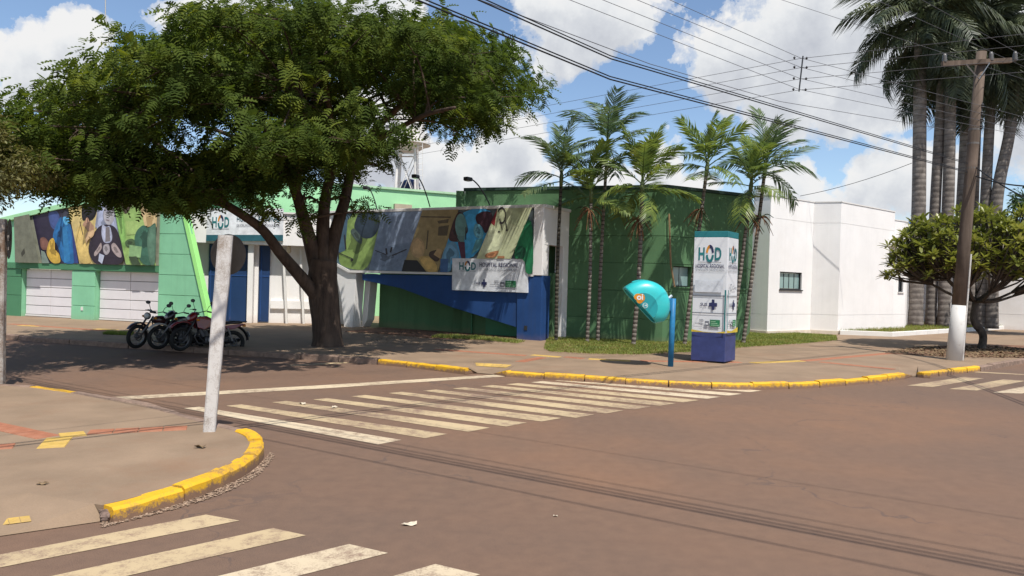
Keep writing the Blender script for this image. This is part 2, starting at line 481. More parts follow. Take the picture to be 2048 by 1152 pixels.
class Print:
    """flat print on a vertical board: shapes in board coordinates (0..1, 0..1 from the lower left), each a thin layer"""
    def __init__(s, pl, tl, tr, br, bl, o):
        s.pl = pl; s.q = [pl.sz(*c, o) for c in (tl, tr, br, bl)]; s.o = o; s.k = 0; s.mb = MB(); s.round = True
        s.tl, s.tr, s.br, s.bl = [Vector(c) for c in (tl, tr, br, bl)]
    def w(s, x, y, o):
        a = Vector(s.q[3]).lerp(Vector(s.q[2]), x); b = Vector(s.q[0]).lerp(Vector(s.q[1]), x)
        c = a.lerp(b, y)
        return s.pl.pt(c.x, c.y, o)
    def nxt(s):
        s.k += 1; return s.o + .003 + .0013 * s.k
    def poly(s, pts, m):
        o = s.nxt(); n = len(pts)
        s.mb.add([s.w(x, y, o) for x, y in pts], [list(range(n))], m)
    def ell(s, cx, cy, rx, ry, m, n=18, a0=0.0, a1=360.0, rot=0.0):
        pts = []
        for i in range(n):
            a = math.radians(a0 + (a1 - a0) * i / (n - (0 if a1 - a0 >= 360 else 1)))
            x, y = rx * math.cos(a), ry * math.sin(a)
            c, d = math.cos(rot), math.sin(rot)
            pts.append((cx + x * c - y * d, cy + x * d + y * c))
        s.poly(pts, m)
    def arc(s, cx, cy, rx, ry, tx, ty, a0, a1, m, n=12):
        A = [math.radians(a0 + (a1 - a0) * i / n) for i in range(n + 1)]
        o = s.nxt()
        vs = [s.w(cx + rx * math.cos(a), cy + ry * math.sin(a), o) for a in A] + [s.w(cx + (rx - tx) * math.cos(a), cy + (ry - ty) * math.sin(a), o) for a in A]
        s.mb.add(vs, [[i, i + 1, n + 2 + i, n + 1 + i] for i in range(n)], m)
    def text(s, string, x0, y0, x1, y1, m, fat=0.0):
        vs, fs = text_geo(string, fat); o = s.nxt()
        s.mb.add([s.w(x0 + (x1 - x0) * x, y0 + (y1 - y0) * y, o) for x, y in vs], fs, m)
    def rect(s, x0, y0, x1, y1, m):
        s.poly([(x0, y0), (x1, y0), (x1, y1), (x0, y1)], m)
    def line(s, x0, y0, x1, y1, w, m):
        d = Vector((x1 - x0, y1 - y0)); n = Vector((-d.y, d.x)).normalized() * w
        s.poly([(x0 + n.x, y0 + n.y), (x0 - n.x, y0 - n.y), (x1 - n.x, y1 - n.y), (x1 + n.x, y1 + n.y)], m)
    def uv(s, u, v):
        """board coordinates of a picture position"""
        q = s.pl.sz(u, v, s.o)
        x = (q[0] - s.q[3][0]) / (s.q[2][0] - s.q[3][0])
        a = s.q[3][1] + (s.q[2][1] - s.q[3][1]) * x; b = s.q[0][1] + (s.q[1][1] - s.q[0][1]) * x
        return (x, (q[1] - a) / (b - a))
    def upoly(s, pts, m):
        if len(pts) > 4 and s.round:
            for _ in range(2):
                pts = [q for a, b in zip(pts, pts[1:] + pts[:1]) for q in ((a[0] * .78 + b[0] * .22, a[1] * .78 + b[1] * .22), (a[0] * .22 + b[0] * .78, a[1] * .22 + b[1] * .78))]
        s.poly([s.uv(u, v) for u, v in pts], m)
        if len(pts) > 4 and s.round:   # folds and half-tones of the printed photographs
            cu, cv = sum(p[0] for p in pts) / len(pts), sum(p[1] for p in pts) / len(pts)
            for k, (sc, du) in enumerate(((.74, .06), (.46, .12))):
                q = [(cu + (u - cu) * (sc + .10 * math.sin(i * 1.9 + cu)) + (pts[0][0] - cu) * du, cv + (v - cv) * (sc + .08 * math.cos(i * 1.3)) - abs(pts[0][1] - cv) * du) for i, (u, v) in enumerate(pts)]
                s.poly([s.uv(u, v) for u, v in q], tone(m, (1.28, .62)[(int(cu * 7 + k) % 2)] if k else 1.22))
    def uell(s, u, v, ru, rv, m, n=18):
        s.poly([s.uv(u + ru * math.cos(2 * math.pi * i / n), v + rv * math.sin(2 * math.pi * i / n)) for i in range(n)], m)
    def uline(s, u0, v0, u1, v1, w, m):
        d = Vector((u1 - u0, v1 - v0)).normalized(); n = Vector((-d.y, d.x)) * w
        s.upoly([(u0 + n.x, v0 + n.y), (u0 - n.x, v0 - n.y), (u1 - n.x, v1 - n.y), (u1 + n.x, v1 + n.y)], m)
    def build(s, name, parent): return s.mb.build(name, None, parent)

# ================================================================== ground, road, pavements
ROAD = road_mat()
WALK = M('pavement_concrete', (.248, .174, .115), .85, .16, 1.2, .3, 90, stain=((.215, .115, .065), .6))
CONC = M('kerb_concrete', (.24, .165, .125), .9, .3, 7, .5, 45, stain=((.12, .07, .05), .7))
YEL = worn_paint('kerb_yellow', (.72, .40, .010), (.20, .115, .07), .455, 11, (.10, 1.9))
WHITE_LINE = worn_paint('road_paint_white', (.58, .47, .32), (.21, .135, .095), .475, 8)
CREAM_LINE = worn_paint('road_paint_dusty', (.48, .365, .215), (.21, .135, .095), .49, 8)
TERRA = M('tactile_terracotta', (.34, .135, .075), .85, .18, 5, .3, 60, stain=((.25, .17, .12), .5))
TYEL = M('tactile_yellow', (.52, .34, .085), .85, .2, 6, .3, 60, stain=((.3, .2, .12), .6))

mb = MB()
mb.add([(-900, -300, 0), (900, -300, 0), (900, 1500, 0), (-900, 1500, 0)], [[0, 1, 2, 3]])
struct('road', mb, ROAD)

KH = .125
ZW = .118
def kerb_run(pts, parent, mat, seg=1.0, w=.15, jit=.006, dip=None):
    """stones laid along a line given by its outer top edge; w points to the pavement side (left of travel)"""
    P2 = [Vector((p[0], p[1])) for p in pts]
    # resample
    L = [0]
    for a, b in zip(P2, P2[1:]): L.append(L[-1] + (b - a).length)
    n = max(1, round(L[-1] / seg))
    def at(d):
        for i in range(len(L) - 1):
            if d <= L[i + 1] or i == len(L) - 2:
                return P2[i].lerp(P2[i + 1], (d - L[i]) / max(1e-6, L[i + 1] - L[i]))
    sub = 5
    for i in range(n):
        d0 = L[-1] * i / n + random.uniform(.004, .016); d1 = L[-1] * (i + 1) / n - random.uniform(.004, .016)
        jz = random.uniform(-jit, jit) * 1.4; jo = random.uniform(-jit, jit) * 1.5
        sec = []
        for k in range(sub + 1):
            d = d0 + (d1 - d0) * k / sub
            q = at(d); t = (at(min(L[-1], d + .3)) - at(max(0, d - .3))).normalized()
            nn = Vector((-t.y, t.x))
            h = KH + jz + random.uniform(-.005, .005)
            if dip is not None: h = dip(d / L[-1]) * h
            c = .022
            o = jo + random.uniform(-.005, .005)
            sec.append([(q + nn * (o - .012), -.02), (q + nn * (o - .004), h - c), (q + nn * (o + c), h), (q + nn * (w - c), h), (q + nn * w, h - c), (q + nn * w, -.02)])
        vs, fs = [], []
        for s_ in sec: vs += [(a.x, a.y, z) for a, z in s_]
        for k in range(sub):
            for j in range(5):
                fs.append([k * 6 + j, k * 6 + j + 1, (k + 1) * 6 + j + 1, (k + 1) * 6 + j])
        fs.append([0, 1, 2, 3, 4, 5][::-1]); fs.append([sub * 6 + j for j in range(6)])
        m_ = MB().add(vs, fs); m_.build('kerb_stone', mat, parent)

def gpts(l, z=KH): return [G(u, v, z) for u, v in l]
def smooth_line(pts, it=2):
    pts = [Vector((p[0], p[1])) for p in pts]
    for _ in range(it):
        q = [pts[0]]
        for a, b in zip(pts, pts[1:]): q += [a.lerp(b, .25), a.lerp(b, .75)]
        q.append(pts[-1]); pts = q
    return pts

# ---- far pavement (in front of the hospital)
f_raw = gpts([(-420, 648), (0, 667), (75, 674), (200, 683), (420, 697), (650, 711), (755, 718)])
f_y1 = gpts([(755, 718), (850, 727), (930, 737)])
f_y2 = smooth_line(gpts([(1012, 741), (1100, 747), (1180, 752), (1290, 759), (1400, 764.5), (1500, 767), (1600, 765), (1700, 758.5), (1760, 753), (1808, 747)]))
f_y3 = gpts([(1847, 745), (1960, 733)])
f_raw2 = gpts([(1960, 733), (2048, 718), (2250, 690), (2700, 640)])
def off_line(pts, w):
    out = []
    for i, p in enumerate(pts):
        a = pts[max(0, i - 1)]; b = pts[min(len(pts) - 1, i + 1)]
        t = Vector((b[0] - a[0], b[1] - a[1])).normalized()
        out.append(Vector((p[0] - t.y * w, p[1] + t.x * w)))
    return out
chain = off_line(list(f_raw) + list(f_y1), .12)
E1 = chain[-1]; N1, N2 = Vector(G(946, 724, ZW).xy), Vector(G(1032, 729, ZW).xy)
chain += [N1, N2]; iE2 = len(chain)
chain += off_line(f_y2, .12)
E2 = chain[iE2]; E3 = chain[-1]; N3, N4 = Vector(G(1797, 734, ZW).xy), Vector(G(1836, 732, ZW).xy)
chain += [N3, N4]; iE4 = len(chain)
chain += off_line(list(f_y3) + list(f_raw2), .12)
E4 = chain[iE4]; last = chain[-1]
chain += [Vector((last.x + 40, last.y + 90)), Vector((-150, 190))]
mb = MB()
mb.prism([(p.x, p.y, -.02) for p in chain], (0, 0, ZW + .02))
far_walk = struct('far_pavement', mb, WALK)
kf = tag(bpy.data.objects.new('far_kerb', None), kind='structure'); COL.objects.link(kf)
kerb_run(f_raw, kf, CONC); kerb_run(f_y1, kf, YEL, .75)
kerb_run(f_y2, kf, YEL, .82, jit=.011); kerb_run(f_y3, kf, YEL, .7); kerb_run(f_raw2, kf, CONC)
# ramps down to the crossings: sloping slab with flared yellow cheeks
def ramp_slab(a, b, c, d, name):
    """a,b on the road edge, c,d at the back"""
    m_ = MB()
    A, B, C, D = Vector((a.x, a.y, .012)), Vector((b.x, b.y, .012)), Vector((c.x, c.y, ZW + .003)), Vector((d.x, d.y, ZW + .003))
    lo = [Vector((q.x, q.y, -.03)) for q in (A, B, C, D)]
    m_.add([A, B, C, D] + lo, [[0, 1, 2, 3], [4, 7, 6, 5], [0, 4, 5, 1], [1, 5, 6, 2], [2, 6, 7, 3], [3, 7, 4, 0]])
    return m_.build(name, WALK, far_walk)
def flared(e1, a, b, e2, c, d):
    z = ZW + .001; V_ = [(e1.x, e1.y, z), (a.x, a.y, .012), (b.x, b.y, .012), (e2.x, e2.y, z), (c.x, c.y, z), (d.x, d.y, z)]
    MB().add(V_, [[0, 1, 5], [1, 2, 4, 5], [2, 3, 4]]).build('kerb_ramp', WALK, far_walk)
    return [Vector(q) for q in V_]
r1_ = flared(E1, G(955, 747), G(988, 750), E2, N2, N1)
flared(E3, G(1822, 754), G(1838, 754), E4, N4, N3)
def rl(i, j, k, l, s_, t_): return r1_[i].lerp(r1_[j], s_).lerp(r1_[k].lerp(r1_[l], s_), t_) + Vector((0, 0, .006))
for k in range(4): MB().add([rl(1, 2, 5, 4, .05 + .225 * k, .62), rl(1, 2, 5, 4, .265 + .225 * k, .62), rl(1, 2, 5, 4, .265 + .225 * k, .92), rl(1, 2, 5, 4, .05 + .225 * k, .92)], [[0, 1, 2, 3]]).build('tactile_tile', TYEL, far_walk)
def cheek(p, q, mat, side=1):
    p, q = Vector((p[0], p[1], 0)), Vector((q[0], q[1], 0)); t = (q - p).normalized(); n = Vector((-t.y, t.x, 0)) * .15 * side
    m_ = MB()
    Z = Vector((0, 0, KH)); z2 = Vector((0, 0, .018))
    m_.add([p, p + n, q + n, q, p + Z, p + n + Z, q + n + z2, q + z2], [[0, 1, 2, 3], [4, 7, 6, 5], [0, 4, 5, 1], [1, 5, 6, 2], [2, 6, 7, 3], [3, 7, 4, 0]])
    m_.build('kerb_stone', mat, kf, bevel=.012)
cheek(f_y1[-1] + (f_y1[-1] - f_y1[-2]).normalized() * .02, G(955, 746), YEL)
fa = f_y2[0]; cheek(fa, G(985, 749), YEL, -1)
fb = f_y2[-1]; cheek(Vector(fb) + (Vector(fb) - Vector(f_y2[-2])).normalized() * .02, G(1826, 753), YEL)
fc = f_y3[0]; cheek(fc, G(1836, 753), YEL, -1)

# ---- near pavement corner
n_back = [(-500, 728), (-200, 751), (0, 767), (75, 771), (160, 783), (300, 806), (390, 832), (450, 848), (497, 859)]
n_yel = [(497, 859), (520, 868), (529, 880), (526, 894), (510, 912), (470, 936), (400, 966), (310, 992), (222, 1014)]
nb_, ny_ = gpts(n_back), smooth_line(gpts(n_yel))
kn = tag(bpy.data.objects.new('near_kerb', None), kind='structure'); COL.objects.link(kn)
# kerb_run lays w to the left of travel: go round the corner the other way
kerb_run(list(reversed(ny_)), kn, YEL, .62, .16, .016)
back_rev = list(reversed(nb_))
kerb_run(back_rev[:4], kn, CONC, .9); kerb_run(back_rev[3:5], kn, CONC); kerb_run(back_rev[4:6], kn, YEL); kerb_run(back_rev[5:], kn, CONC)
poly = off_line(list(reversed(ny_)) + back_rev[1:], .12)
end = poly[-1]
q0 = G(188, 1006, KH); q1 = G(60, 985, KH); q2 = G(-700, 1050, KH)
poly += [Vector((end.x - 6, end.y - 14)), Vector((q2.x, q2.y)), Vector((q1.x, q1.y)), Vector((q0.x, q0.y))]
mb = MB(); mb.prism([(p.x, p.y, -.02) for p in poly], (0, 0, ZW + .02))
near_walk = struct('near_pavement', mb, WALK)
mb = MB()
r0, r1, r2 = G(205, 1042, .006), G(0, 1072, .006), G(-700, 1180, .006)
mb.add([(q0.x, q0.y, ZW + .002), (q1.x, q1.y, ZW + .002), (q2.x, q2.y, ZW + .002), r2, r1, r0], [[0, 1, 4, 5], [1, 2, 3, 4]])
mb.build('kerb_ramp', WALK, near_walk)
# yellow tiles let into the ramp
def on_ramp(u, v):
    a, b, c_ = Vector((q0.x, q0.y, ZW + .002)), Vector((q1.x, q1.y, ZW + .002)), Vector(r1)
    n_ = (b - a).cross(c_ - a).normalized(); r_ = ray(u, v); return CAM + r_ * ((a - CAM).dot(n_) / r_.dot(n_)) + n_ * (.006 if n_.z > 0 else -.006)
for k in range(3):
    u_ = [(-4, 19), (20, 42), (43, 63)][k]
    MB().add([on_ramp(u_[0], 1052 - u_[0] * .13), on_ramp(u_[1], 1052 - u_[1] * .13), on_ramp(u_[1] - 4, 1040 - u_[1] * .12), on_ramp(u_[0] - 4, 1040 - u_[0] * .12)], [[0, 1, 2, 3]]).build('tactile_tile', TYEL, near_walk)
# broken end of the kerb: crumbled lumps
BROK = M('broken_concrete', (.20, .14, .115), .95, .45, 16, .9, 30)
for i in range(60):
    a = G(random.uniform(190, 226), random.uniform(1002, 1036), .03)
    r = random.uniform(.015, .055)
    m_ = MB(); m_.lathe((a.x, a.y, random.uniform(0, .07)), [(r * .5, -r * .6), (r, -.1 * r), (r * .7, r * .5), (r * .2, r * .8)], 6)
    m_.v = [(x + random.uniform(-.3, .3) * r, y + random.uniform(-.3, .3) * r, z) for x, y, z in m_.v]
    m_.build('rubble', BROK, kn)

# ---- tactile tiles
tile_mesh = {}
def tile(parent, c, rz, mat, size=.25, z=ZW):
    key = (mat.name, size)
    if key not in tile_mesh:
        m_ = MB(); h = size / 2 - .004; t = .007
        m_.add([(-h, -h, 0), (h, -h, 0), (h, h, 0), (-h, h, 0), (-h + .004, -h + .004, t), (h - .004, -h + .004, t), (h - .004, h - .004, t), (-h + .004, h - .004, t)],
               [[4, 5, 6, 7], [0, 1, 5, 4], [1, 2, 6, 5], [2, 3, 7, 6], [3, 0, 4, 7]])
        me = bpy.data.meshes.new('tactile_tile'); me.from_pydata(m_.v, [], m_.f); me.materials.append(mat); me.update()
        tile_mesh[key] = me
    o = bpy.data.objects.new('tactile_tile', tile_mesh[key]); COL.objects.link(o)
    o.parent = parent; o.location = (c.x, c.y, z + random.uniform(-.001, .0015)); o.rotation_euler = (0, 0, rz)
def strip(parent, a, b, mat, rows=1, size=.25):
    a, b = G(*a, ZW), G(*b, ZW); d = b - a; n = max(1, int(d.length / size)); t = d.normalized(); q = Vector((-t.y, t.x, 0))
    rz = math.atan2(t.y, t.x)
    for i in range(n):
        for r in range(rows):
            tile(parent, a + t * (size * (i + .5)) + q * (size * (r - (rows - 1) / 2)), rz, mat, size)
strip(near_walk, (-120, 828), (108, 877), TERRA); strip(near_walk, (-160, 905), (74, 889), TERRA); strip(near_walk, (176, 865), (398, 855), TERRA)
strip(near_walk, (82, 887), (178, 882), TYEL, 2); strip(near_walk, (118, 872), (152, 869), TYEL)
strip(far_walk, (20, 648), (300, 668), TERRA); strip(far_walk, (40, 651), (82, 653), TYEL); strip(far_walk, (190, 658), (235, 660), TYEL)
strip(far_walk, (870, 699), (1062, 712), TERRA); strip(far_walk, (1064, 710), (1128, 715), TYEL); strip(far_walk, (1130, 714), (1175, 718), TERRA)
strip(far_walk, (1177, 718), (1280, 723), TYEL); strip(far_walk, (1282, 722), (1500, 725), TERRA)
strip(far_walk, (1085, 715), (1030, 725.5), TERRA)
strip(far_walk, (1505, 726), (1605, 722), TYEL); strip(far_walk, (1608, 722), (1830, 702), TERRA); strip(far_walk, (1640, 724), (1790, 739), TERRA)

# ---- road paint
def decal(name, corners, mat, z=.004):
    m_ = MB(); m_.add([(q.x, q.y, z) for q in corners], [list(range(len(corners)))])
    return tag(m_.build(name, mat), kind='structure')
decal('stop_line', [G(213, 795), G(640, 771), G(1018, 748), G(1030, 752), G(650, 777), G(228, 801)], WHITE_LINE)
right_ends = [(803, 880.5), (895, 868.5), (980, 856), (1054, 846), (1123, 836.5), (1189, 829.5), (1247, 821.5), (1302, 814), (1352, 807), (1398, 800.5), (1442, 794), (1484, 788), (1524, 781.5)]
left_ends = [(367, 817), (452, 812), (543, 805), (626, 799.5), (702, 793), (777, 786.5), (846, 782), (905, 777.5), (961, 773), (1012, 769), (1062, 765), (1109, 761.5), (1153, 758.5)]
for i in range(13):
    k = i / 12
    UR, LL = Vector(right_ends[i]), Vector(left_ends[i])
    LR = UR + Vector((-47 + 22 * k, 9 - 6 * k)); UL = LL + Vector((31 - 10 * k, -3 + .8 * k))
    decal('crossing_bar', [G(*LL), G(*LR), G(*UR), G(*UL)], WHITE_LINE if i in (0, 10, 11, 12) else CREAM_LINE)
def ext(a, b, d):
    a, b = G(*a), G(*b); return a + (a - b).normalized() * d
def stripe(lt, rt, rb, lb, e, mat):
    decal('crossing_bar', [ext(lt, rt, e), G(*rt), G(*rb), ext(lb, rb, e)], mat)
stripe((0, 1110), (412, 1030), (479, 1042), (0, 1136), 2.5, CREAM_LINE)
stripe((108, 1152), (546, 1057), (612, 1071.5), (262, 1151), 2.5, CREAM_LINE)
stripe((445, 1151), (698, 1089), (776, 1107), (600, 1152), 2.5, WHITE_LINE)
stripe((790, 1152), (871, 1129), (960, 1150), (905, 1166), 2.5, WHITE_LINE)
stripe((1816, 771), (1928, 754), (1968, 757), (1868, 774), .05, CREAM_LINE)
stripe((1900, 778), (2007, 759), (2052, 762), (1955, 781), .05, CREAM_LINE)
stripe((1988, 785), (2085, 766), (2130, 769), (2045, 787), .05, WHITE_LINE)
decal('lane_line', [G(580, 730), G(700, 724), G(702, 726), G(582, 732.5)], CREAM_LINE)
decal('lane_line', [G(1945, 743), G(2060, 749), G(2060, 751), G(1945, 744.5)], CREAM_LINE)

# ---- soil, leaf litter and lawn
SOIL = M('red_soil', (.20, .105, .065), .95, .35, 3, .9, 25, stain=((.10, .06, .045), .6))
GRASS = leaf_mat('lawn_grass', [(.10, .13, .03), (.16, .21, .04), (.24, .26, .06), (.32, .28, .12)], 2.0, .3, .6, 18)
def patch(name, pts, mat, z, th=.03):
    m_ = MB(); c = [G(u, v, z) for u, v in pts]
    m_.prism([(q.x, q.y, ZW - .01) for q in c], (0, 0, z - ZW + .01))
    return tag(m_.build(name, mat), kind='structure')
lawn_pts = [(1088, 694), (1100, 700), (1180, 704), (1266, 706), (1330, 703), (1400, 700), (1500, 690), (1600, 684), (1675, 677), (1672, 671), (1560, 664), (1500, 664), (1420, 672), (1330, 678), (1200, 678), (1095, 674)]
patch('lawn_soil', lawn_pts, SOIL, ZW + .03)
patch('tree_soil', [(690, 662), (800, 670), (870, 676), (960, 679), (1030, 684), (1035, 673), (900, 664), (760, 655)], SOIL, ZW + .015)
patch('planting_soil', [(1770, 706), (1900, 712), (2048, 714), (2120, 708), (2080, 692), (1960, 688), (1830, 694)], SOIL, ZW + .02)
def poly_sample(pts, n):
    xs = [p[0] for p in pts]; ys = [p[1] for p in pts]
    out = []
    while len(out) < n:
        x, y = random.uniform(min(xs), max(xs)), random.uniform(min(ys), max(ys))
        c = False; j = len(pts) - 1
        for i in range(len(pts)):
            if (pts[i][1] > y) != (pts[j][1] > y) and x < (pts[j][0] - pts[i][0]) * (y - pts[i][1]) / (pts[j][1] - pts[i][1]) + pts[i][0]: c = not c
            j = i
        if c: out.append((x, y))
    return out
def blades(name, ground_poly, n, h, mat, label, z=ZW + .03):
    pts = np.array(poly_sample([(q.x, q.y) for q in ground_poly], n))
    a = rng.uniform(0, 6.283, n); hh = rng.uniform(.4, 1.0, n) * h; lean = rng.normal(0, .45, (n, 2)) * hh[:, None]
    w = .008 + .006 * rng.random(n)
    dx, dy = np.cos(a) * w, np.sin(a) * w
    V = np.zeros((n, 3, 3)); zz = np.full(n, z)
    V[:, 0] = np.stack([pts[:, 0] - dx, pts[:, 1] - dy, zz], 1)
    V[:, 1] = np.stack([pts[:, 0] + dx, pts[:, 1] + dy, zz], 1)
    V[:, 2] = np.stack([pts[:, 0] + lean[:, 0], pts[:, 1] + lean[:, 1], zz + hh], 1)
    o = big_mesh(name, V.reshape(-1, 3), np.arange(3 * n).reshape(n, 3), mat)
    return tag(o, label, 'grass', kind='stuff')
LP = [G(u, v + (3.5 if i < 9 else 0), ZW + .03) for i, (u, v) in enumerate(lawn_pts)]
blades('lawn_grass', LP, 46000, .065, GRASS, 'strip of short green grass along the foot of the green and white walls')
blades('verge_grass', [G(u, v, ZW) for u, v in [(205, 669), (262, 671), (268, 667), (215, 665)]], 1500, .10, GRASS, 'small tuft of grass on the pavement by the garages', ZW)
blades('soil_grass', [G(u, v, ZW) for u, v in [(860, 676), (960, 681), (1036, 688), (1050, 684), (960, 674), (880, 671)]], 2600, .10, GRASS, 'thin dry grass in the soil under the blue wedge', ZW + .015)
LITTER = M('dry_leaves', (.16, .10, .055), .9, .5, 20, .4, 50, col2=(.33, .23, .13))
def litter(name, ground_poly, n, size, mat, label, z):
    pts = np.array(poly_sample([(q.x, q.y) for q in ground_poly], n))
    V = np.zeros((n, 4, 3)); a = rng.uniform(0, 6.283, n); s = size * rng.uniform(.4, 1.2, n)
    for k in range(4):
        b = a + k * math.pi / 2; r = s * (1 if k % 2 == 0 else .45)
        V[:, k, 0] = pts[:, 0] + np.cos(b) * r; V[:, k, 1] = pts[:, 1] + np.sin(b) * r; V[:, k, 2] = z + rng.uniform(.003, .6 * size, n)
    o = big_mesh(name, V.reshape(-1, 3), np.arange(4 * n).reshape(n, 4), mat)
    return tag(o, label, 'leaf litter', kind='stuff')
litter('leaf_litter', [G(u, v, .15) for u, v in [(1770, 704), (1900, 714), (2060, 714), (2100, 700), (1960, 690), (1830, 694)]], 2200, .07, LITTER, 'dry fallen leaves under the frangipani tree', ZW + .02)
litter('shade_litter', [G(u, v, ZW) for u, v in [(690, 668), (760, 690), (900, 690), (1030, 690), (1030, 676), (800, 662)]], 900, .035, LITTER, 'small fallen leaves on the soil beside the big shade tree', ZW + .015)
gut = smooth_line(gpts([(200, 1042), (300, 1018), (400, 992), (470, 965), (515, 938), (541, 905)], 0))
gp = [Vector((p.x, p.y, 0)) for p in gut] + [Vector((p.x, p.y, 0)) + Vector((.10, -.16, 0)) for p in reversed(gut)]
DEBRIS = M('gutter_debris', (.34, .24, .17), .95, .5, 30, .5, 60)
litter('gutter_debris', gp, 1500, .017, DEBRIS, 'crumbled paint chips and grit in the gutter by the near yellow kerb', .002)

# ================================================================== buildings
LG = M('wall_light_green', (.235, .54, .33), .8, .07, 1.5, .25, 60, stain=((.19, .46, .28), .4), streak=.3, splash=.4)
LG2 = M('wall_pale_green', (.36, .68, .38), .8, .06, 1.2, .2, 60)
LIME = M('fin_lime', (.36, .80, .25), .75, .06, 1.5, .2, 60)
DG = M('wall_dark_green', (.085, .180, .084), .8, .14, .9, .25, 60, stain=((.11, .205, .105), .6), streak=.45, splash=.6)
MG = M('wall_mid_green', (.075, .22, .115), .8, .1, .9, .25, 60)
BLUE = M('wall_blue', (.016, .062, .20), .7, .14, 1.2, .2, 60, streak=.5, splash=.5)
WHITE = M('wall_white', (.81, .79, .77), .85, .05, .8, .3, 55, stain=((.68, .64, .60), .5), streak=.10, splash=.55)
WHT2 = M('trim_white', (.70, .68, .65), .8, .06, 2, .15, 60)
GDOOR = M('garage_white_steel', (.72, .69, .70), .5, .04, 2, .05, 40, spec=.4)
GREYM = M('dark_metal', (.05, .052, .055), .5, .2, 5, .05, 60, metal=.4)
BLUEPAN = M('door_blue', (.012, .042, .125), .45, .1, 2, .05, 60, spec=.45)
GLASS = glass_mat('window_glass', (.25, .37, .36), .12)
ALU = M('aluminium', (.30, .31, .32), .4, .1, 8, .03, 50, metal=.7)
MAP_Z = ZW - .05

def courses(pl, parent, s0, s1, zs, o0, o1, mat, name='wall_panel', cut=None):
    """wall face in courses with open joints; cut(z)->(s0,s1) gives slanted ends"""
    for za, zb in zip(zs, zs[1:]):
        m_ = MB(); g = .009
        if cut:
            a0, a1 = cut(za); b0, b1 = cut(zb)
            pl.prism(m_, [(a0, za + g), (a1, za + g), (b1, zb - g), (b0, zb - g)], o0, o1)
        else: pl.box(m_, s0, s1, za + g, zb - g, o0, o1)
        m_.build(name, mat, parent, bevel=.006)

# ---------------------------------------------------------------- garage wing (light green, mural, two garage doors)
GP = plane_uy(10, 27.5, 419, 24.6)
gw = thing('garage_wing', 'light green garage wing with a slanted parapet and two white garage doors', 'building', GP.pt(0, 0))
sL = GP.sz(-190, 560)[0]
top = [GP.sz(*q) for q in [(-190, 482), (42, 427), (121, 409), (317, 373), (366, 373)]]
sR0 = GP.sz(419, 640)[0]; sR1 = top[-1][0]
d1 = [GP.sz(42, 536)[0], GP.sz(144, 540)[0]]; d2 = [GP.sz(190, 541)[0], GP.sz(317, 545)[0]]
zl = GP.sz(190, 541)[1]
m_ = MB()   # core wall behind the panels, with the door openings left out
GP.prism(m_, [(sL, zl + .02), (sR1 - .05, zl + .02)] + [(a, b - .02) for a, b in reversed([(sL, top[0][1])] + top[1:-1] + [(sR1 - .05, top[-1][1])])], -.35, -.05)
for a, b in ((sL, d1[0]), (d1[1], d2[0])): GP.box(m_, a, b, MAP_Z, zl + .02, -.35, -.05)
GP.prism(m_, [(d2[1], MAP_Z), (sR0 - .06, MAP_Z), (sR0 - .06 + (sR1 - sR0) * .45, zl + .02), (d2[1], zl + .02)], -.35, -.05)
m_.build('wall', LG, gw)
def gcut(z):
    k = (z - MAP_Z) / (top[-1][1] - MAP_Z); return (d2[1] + .005, sR0 + (sR1 - sR0) * k)
zs = [MAP_Z, 1.13, 1.83, 2.55, 3.25, 3.93, top[-1][1] - .02]
courses(GP, gw, 0, 0, zs, -.05, 0, LG, cut=gcut)
courses(GP, gw, d1[1] + .004, d2[0] - .004, [MAP_Z, .62, 1.33, zl - .02], -.05, 0, LG)
courses(GP, gw, sL, d1[0] - .004, [MAP_Z, .9, 1.6, zl - .02], -.05, 0, MG)
m_ = MB(); GP.box(m_, sL, d2[1], zl + .0, zl + .22, -.05, .03); m_.build('lintel', MG, gw, bevel=.01)
m_ = MB()   # upper wall band behind the mural
def topz(s_):
    for (a, za), (b, zb) in zip(top, top[1:]):
        if s_ <= b: return za + (zb - za) * (s_ - a) / (b - a)
    return top[-1][1]
GP.prism(m_, [(sL, zl + .225), (d2[1], zl + .225), (d2[1], topz(d2[1]) - .03), (top[2][0], top[2][1] - .03), (top[1][0], top[1][1] - .03), (sL, top[0][1] - .03)], -.05, -.004)
m_.build('upper_wall', LG, gw)
m_ = MB()   # slanted parapet cap
cap = top[:-1] + [top[-1]]
for (a, za), (b, zb) in zip(cap[:3], cap[1:4]):
    GP.prism(m_, [(a, za - .19), (b, zb - .19), (b, zb), (a, za)], -.4, .10)
m_.build('parapet', LG2, gw, bevel=.012)
m_ = MB(); GP.box(m_, top[3][0], sR1, top[3][1] - .12, top[3][1], -.4, .06); m_.build('coping', LG2, gw, bevel=.01)
m_ = MB()   # lime fin along the slanted right edge
GP.prism(m_, [(sR0 - .02, MAP_Z), (sR0 + .15, MAP_Z), (sR1 + .15, top[-1][1] - .75), (sR1 - .02, top[-1][1] - .75)], -.15, .07)
m_.build('slanted_fin', LIME, gw, bevel=.01)
def garage_door(sa, sb, z0, z1):
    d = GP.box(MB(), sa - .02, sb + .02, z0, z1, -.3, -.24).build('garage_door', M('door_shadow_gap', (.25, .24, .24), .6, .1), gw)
    rows = 5
    for leaf in range(2):
        a = sa + (sb - sa) * leaf / 2 + .012; b = sa + (sb - sa) * (leaf + 1) / 2 - .012
        for r in range(rows):
            za = z0 + .06 + (z1 - z0 - .06) * r / rows; zb = z0 + .06 + (z1 - z0 - .06) * (r + 1) / rows
            GP.box(MB(), a, b, za + .012, zb - .012, -.24, -.205).build('door_panel', GDOOR, d, bevel=.008)
    GP.box(MB(), sa, sb, z0, z0 + .055, -.24, -.19).build('bottom_rail', WHT2, d)
zd = ZW + .02
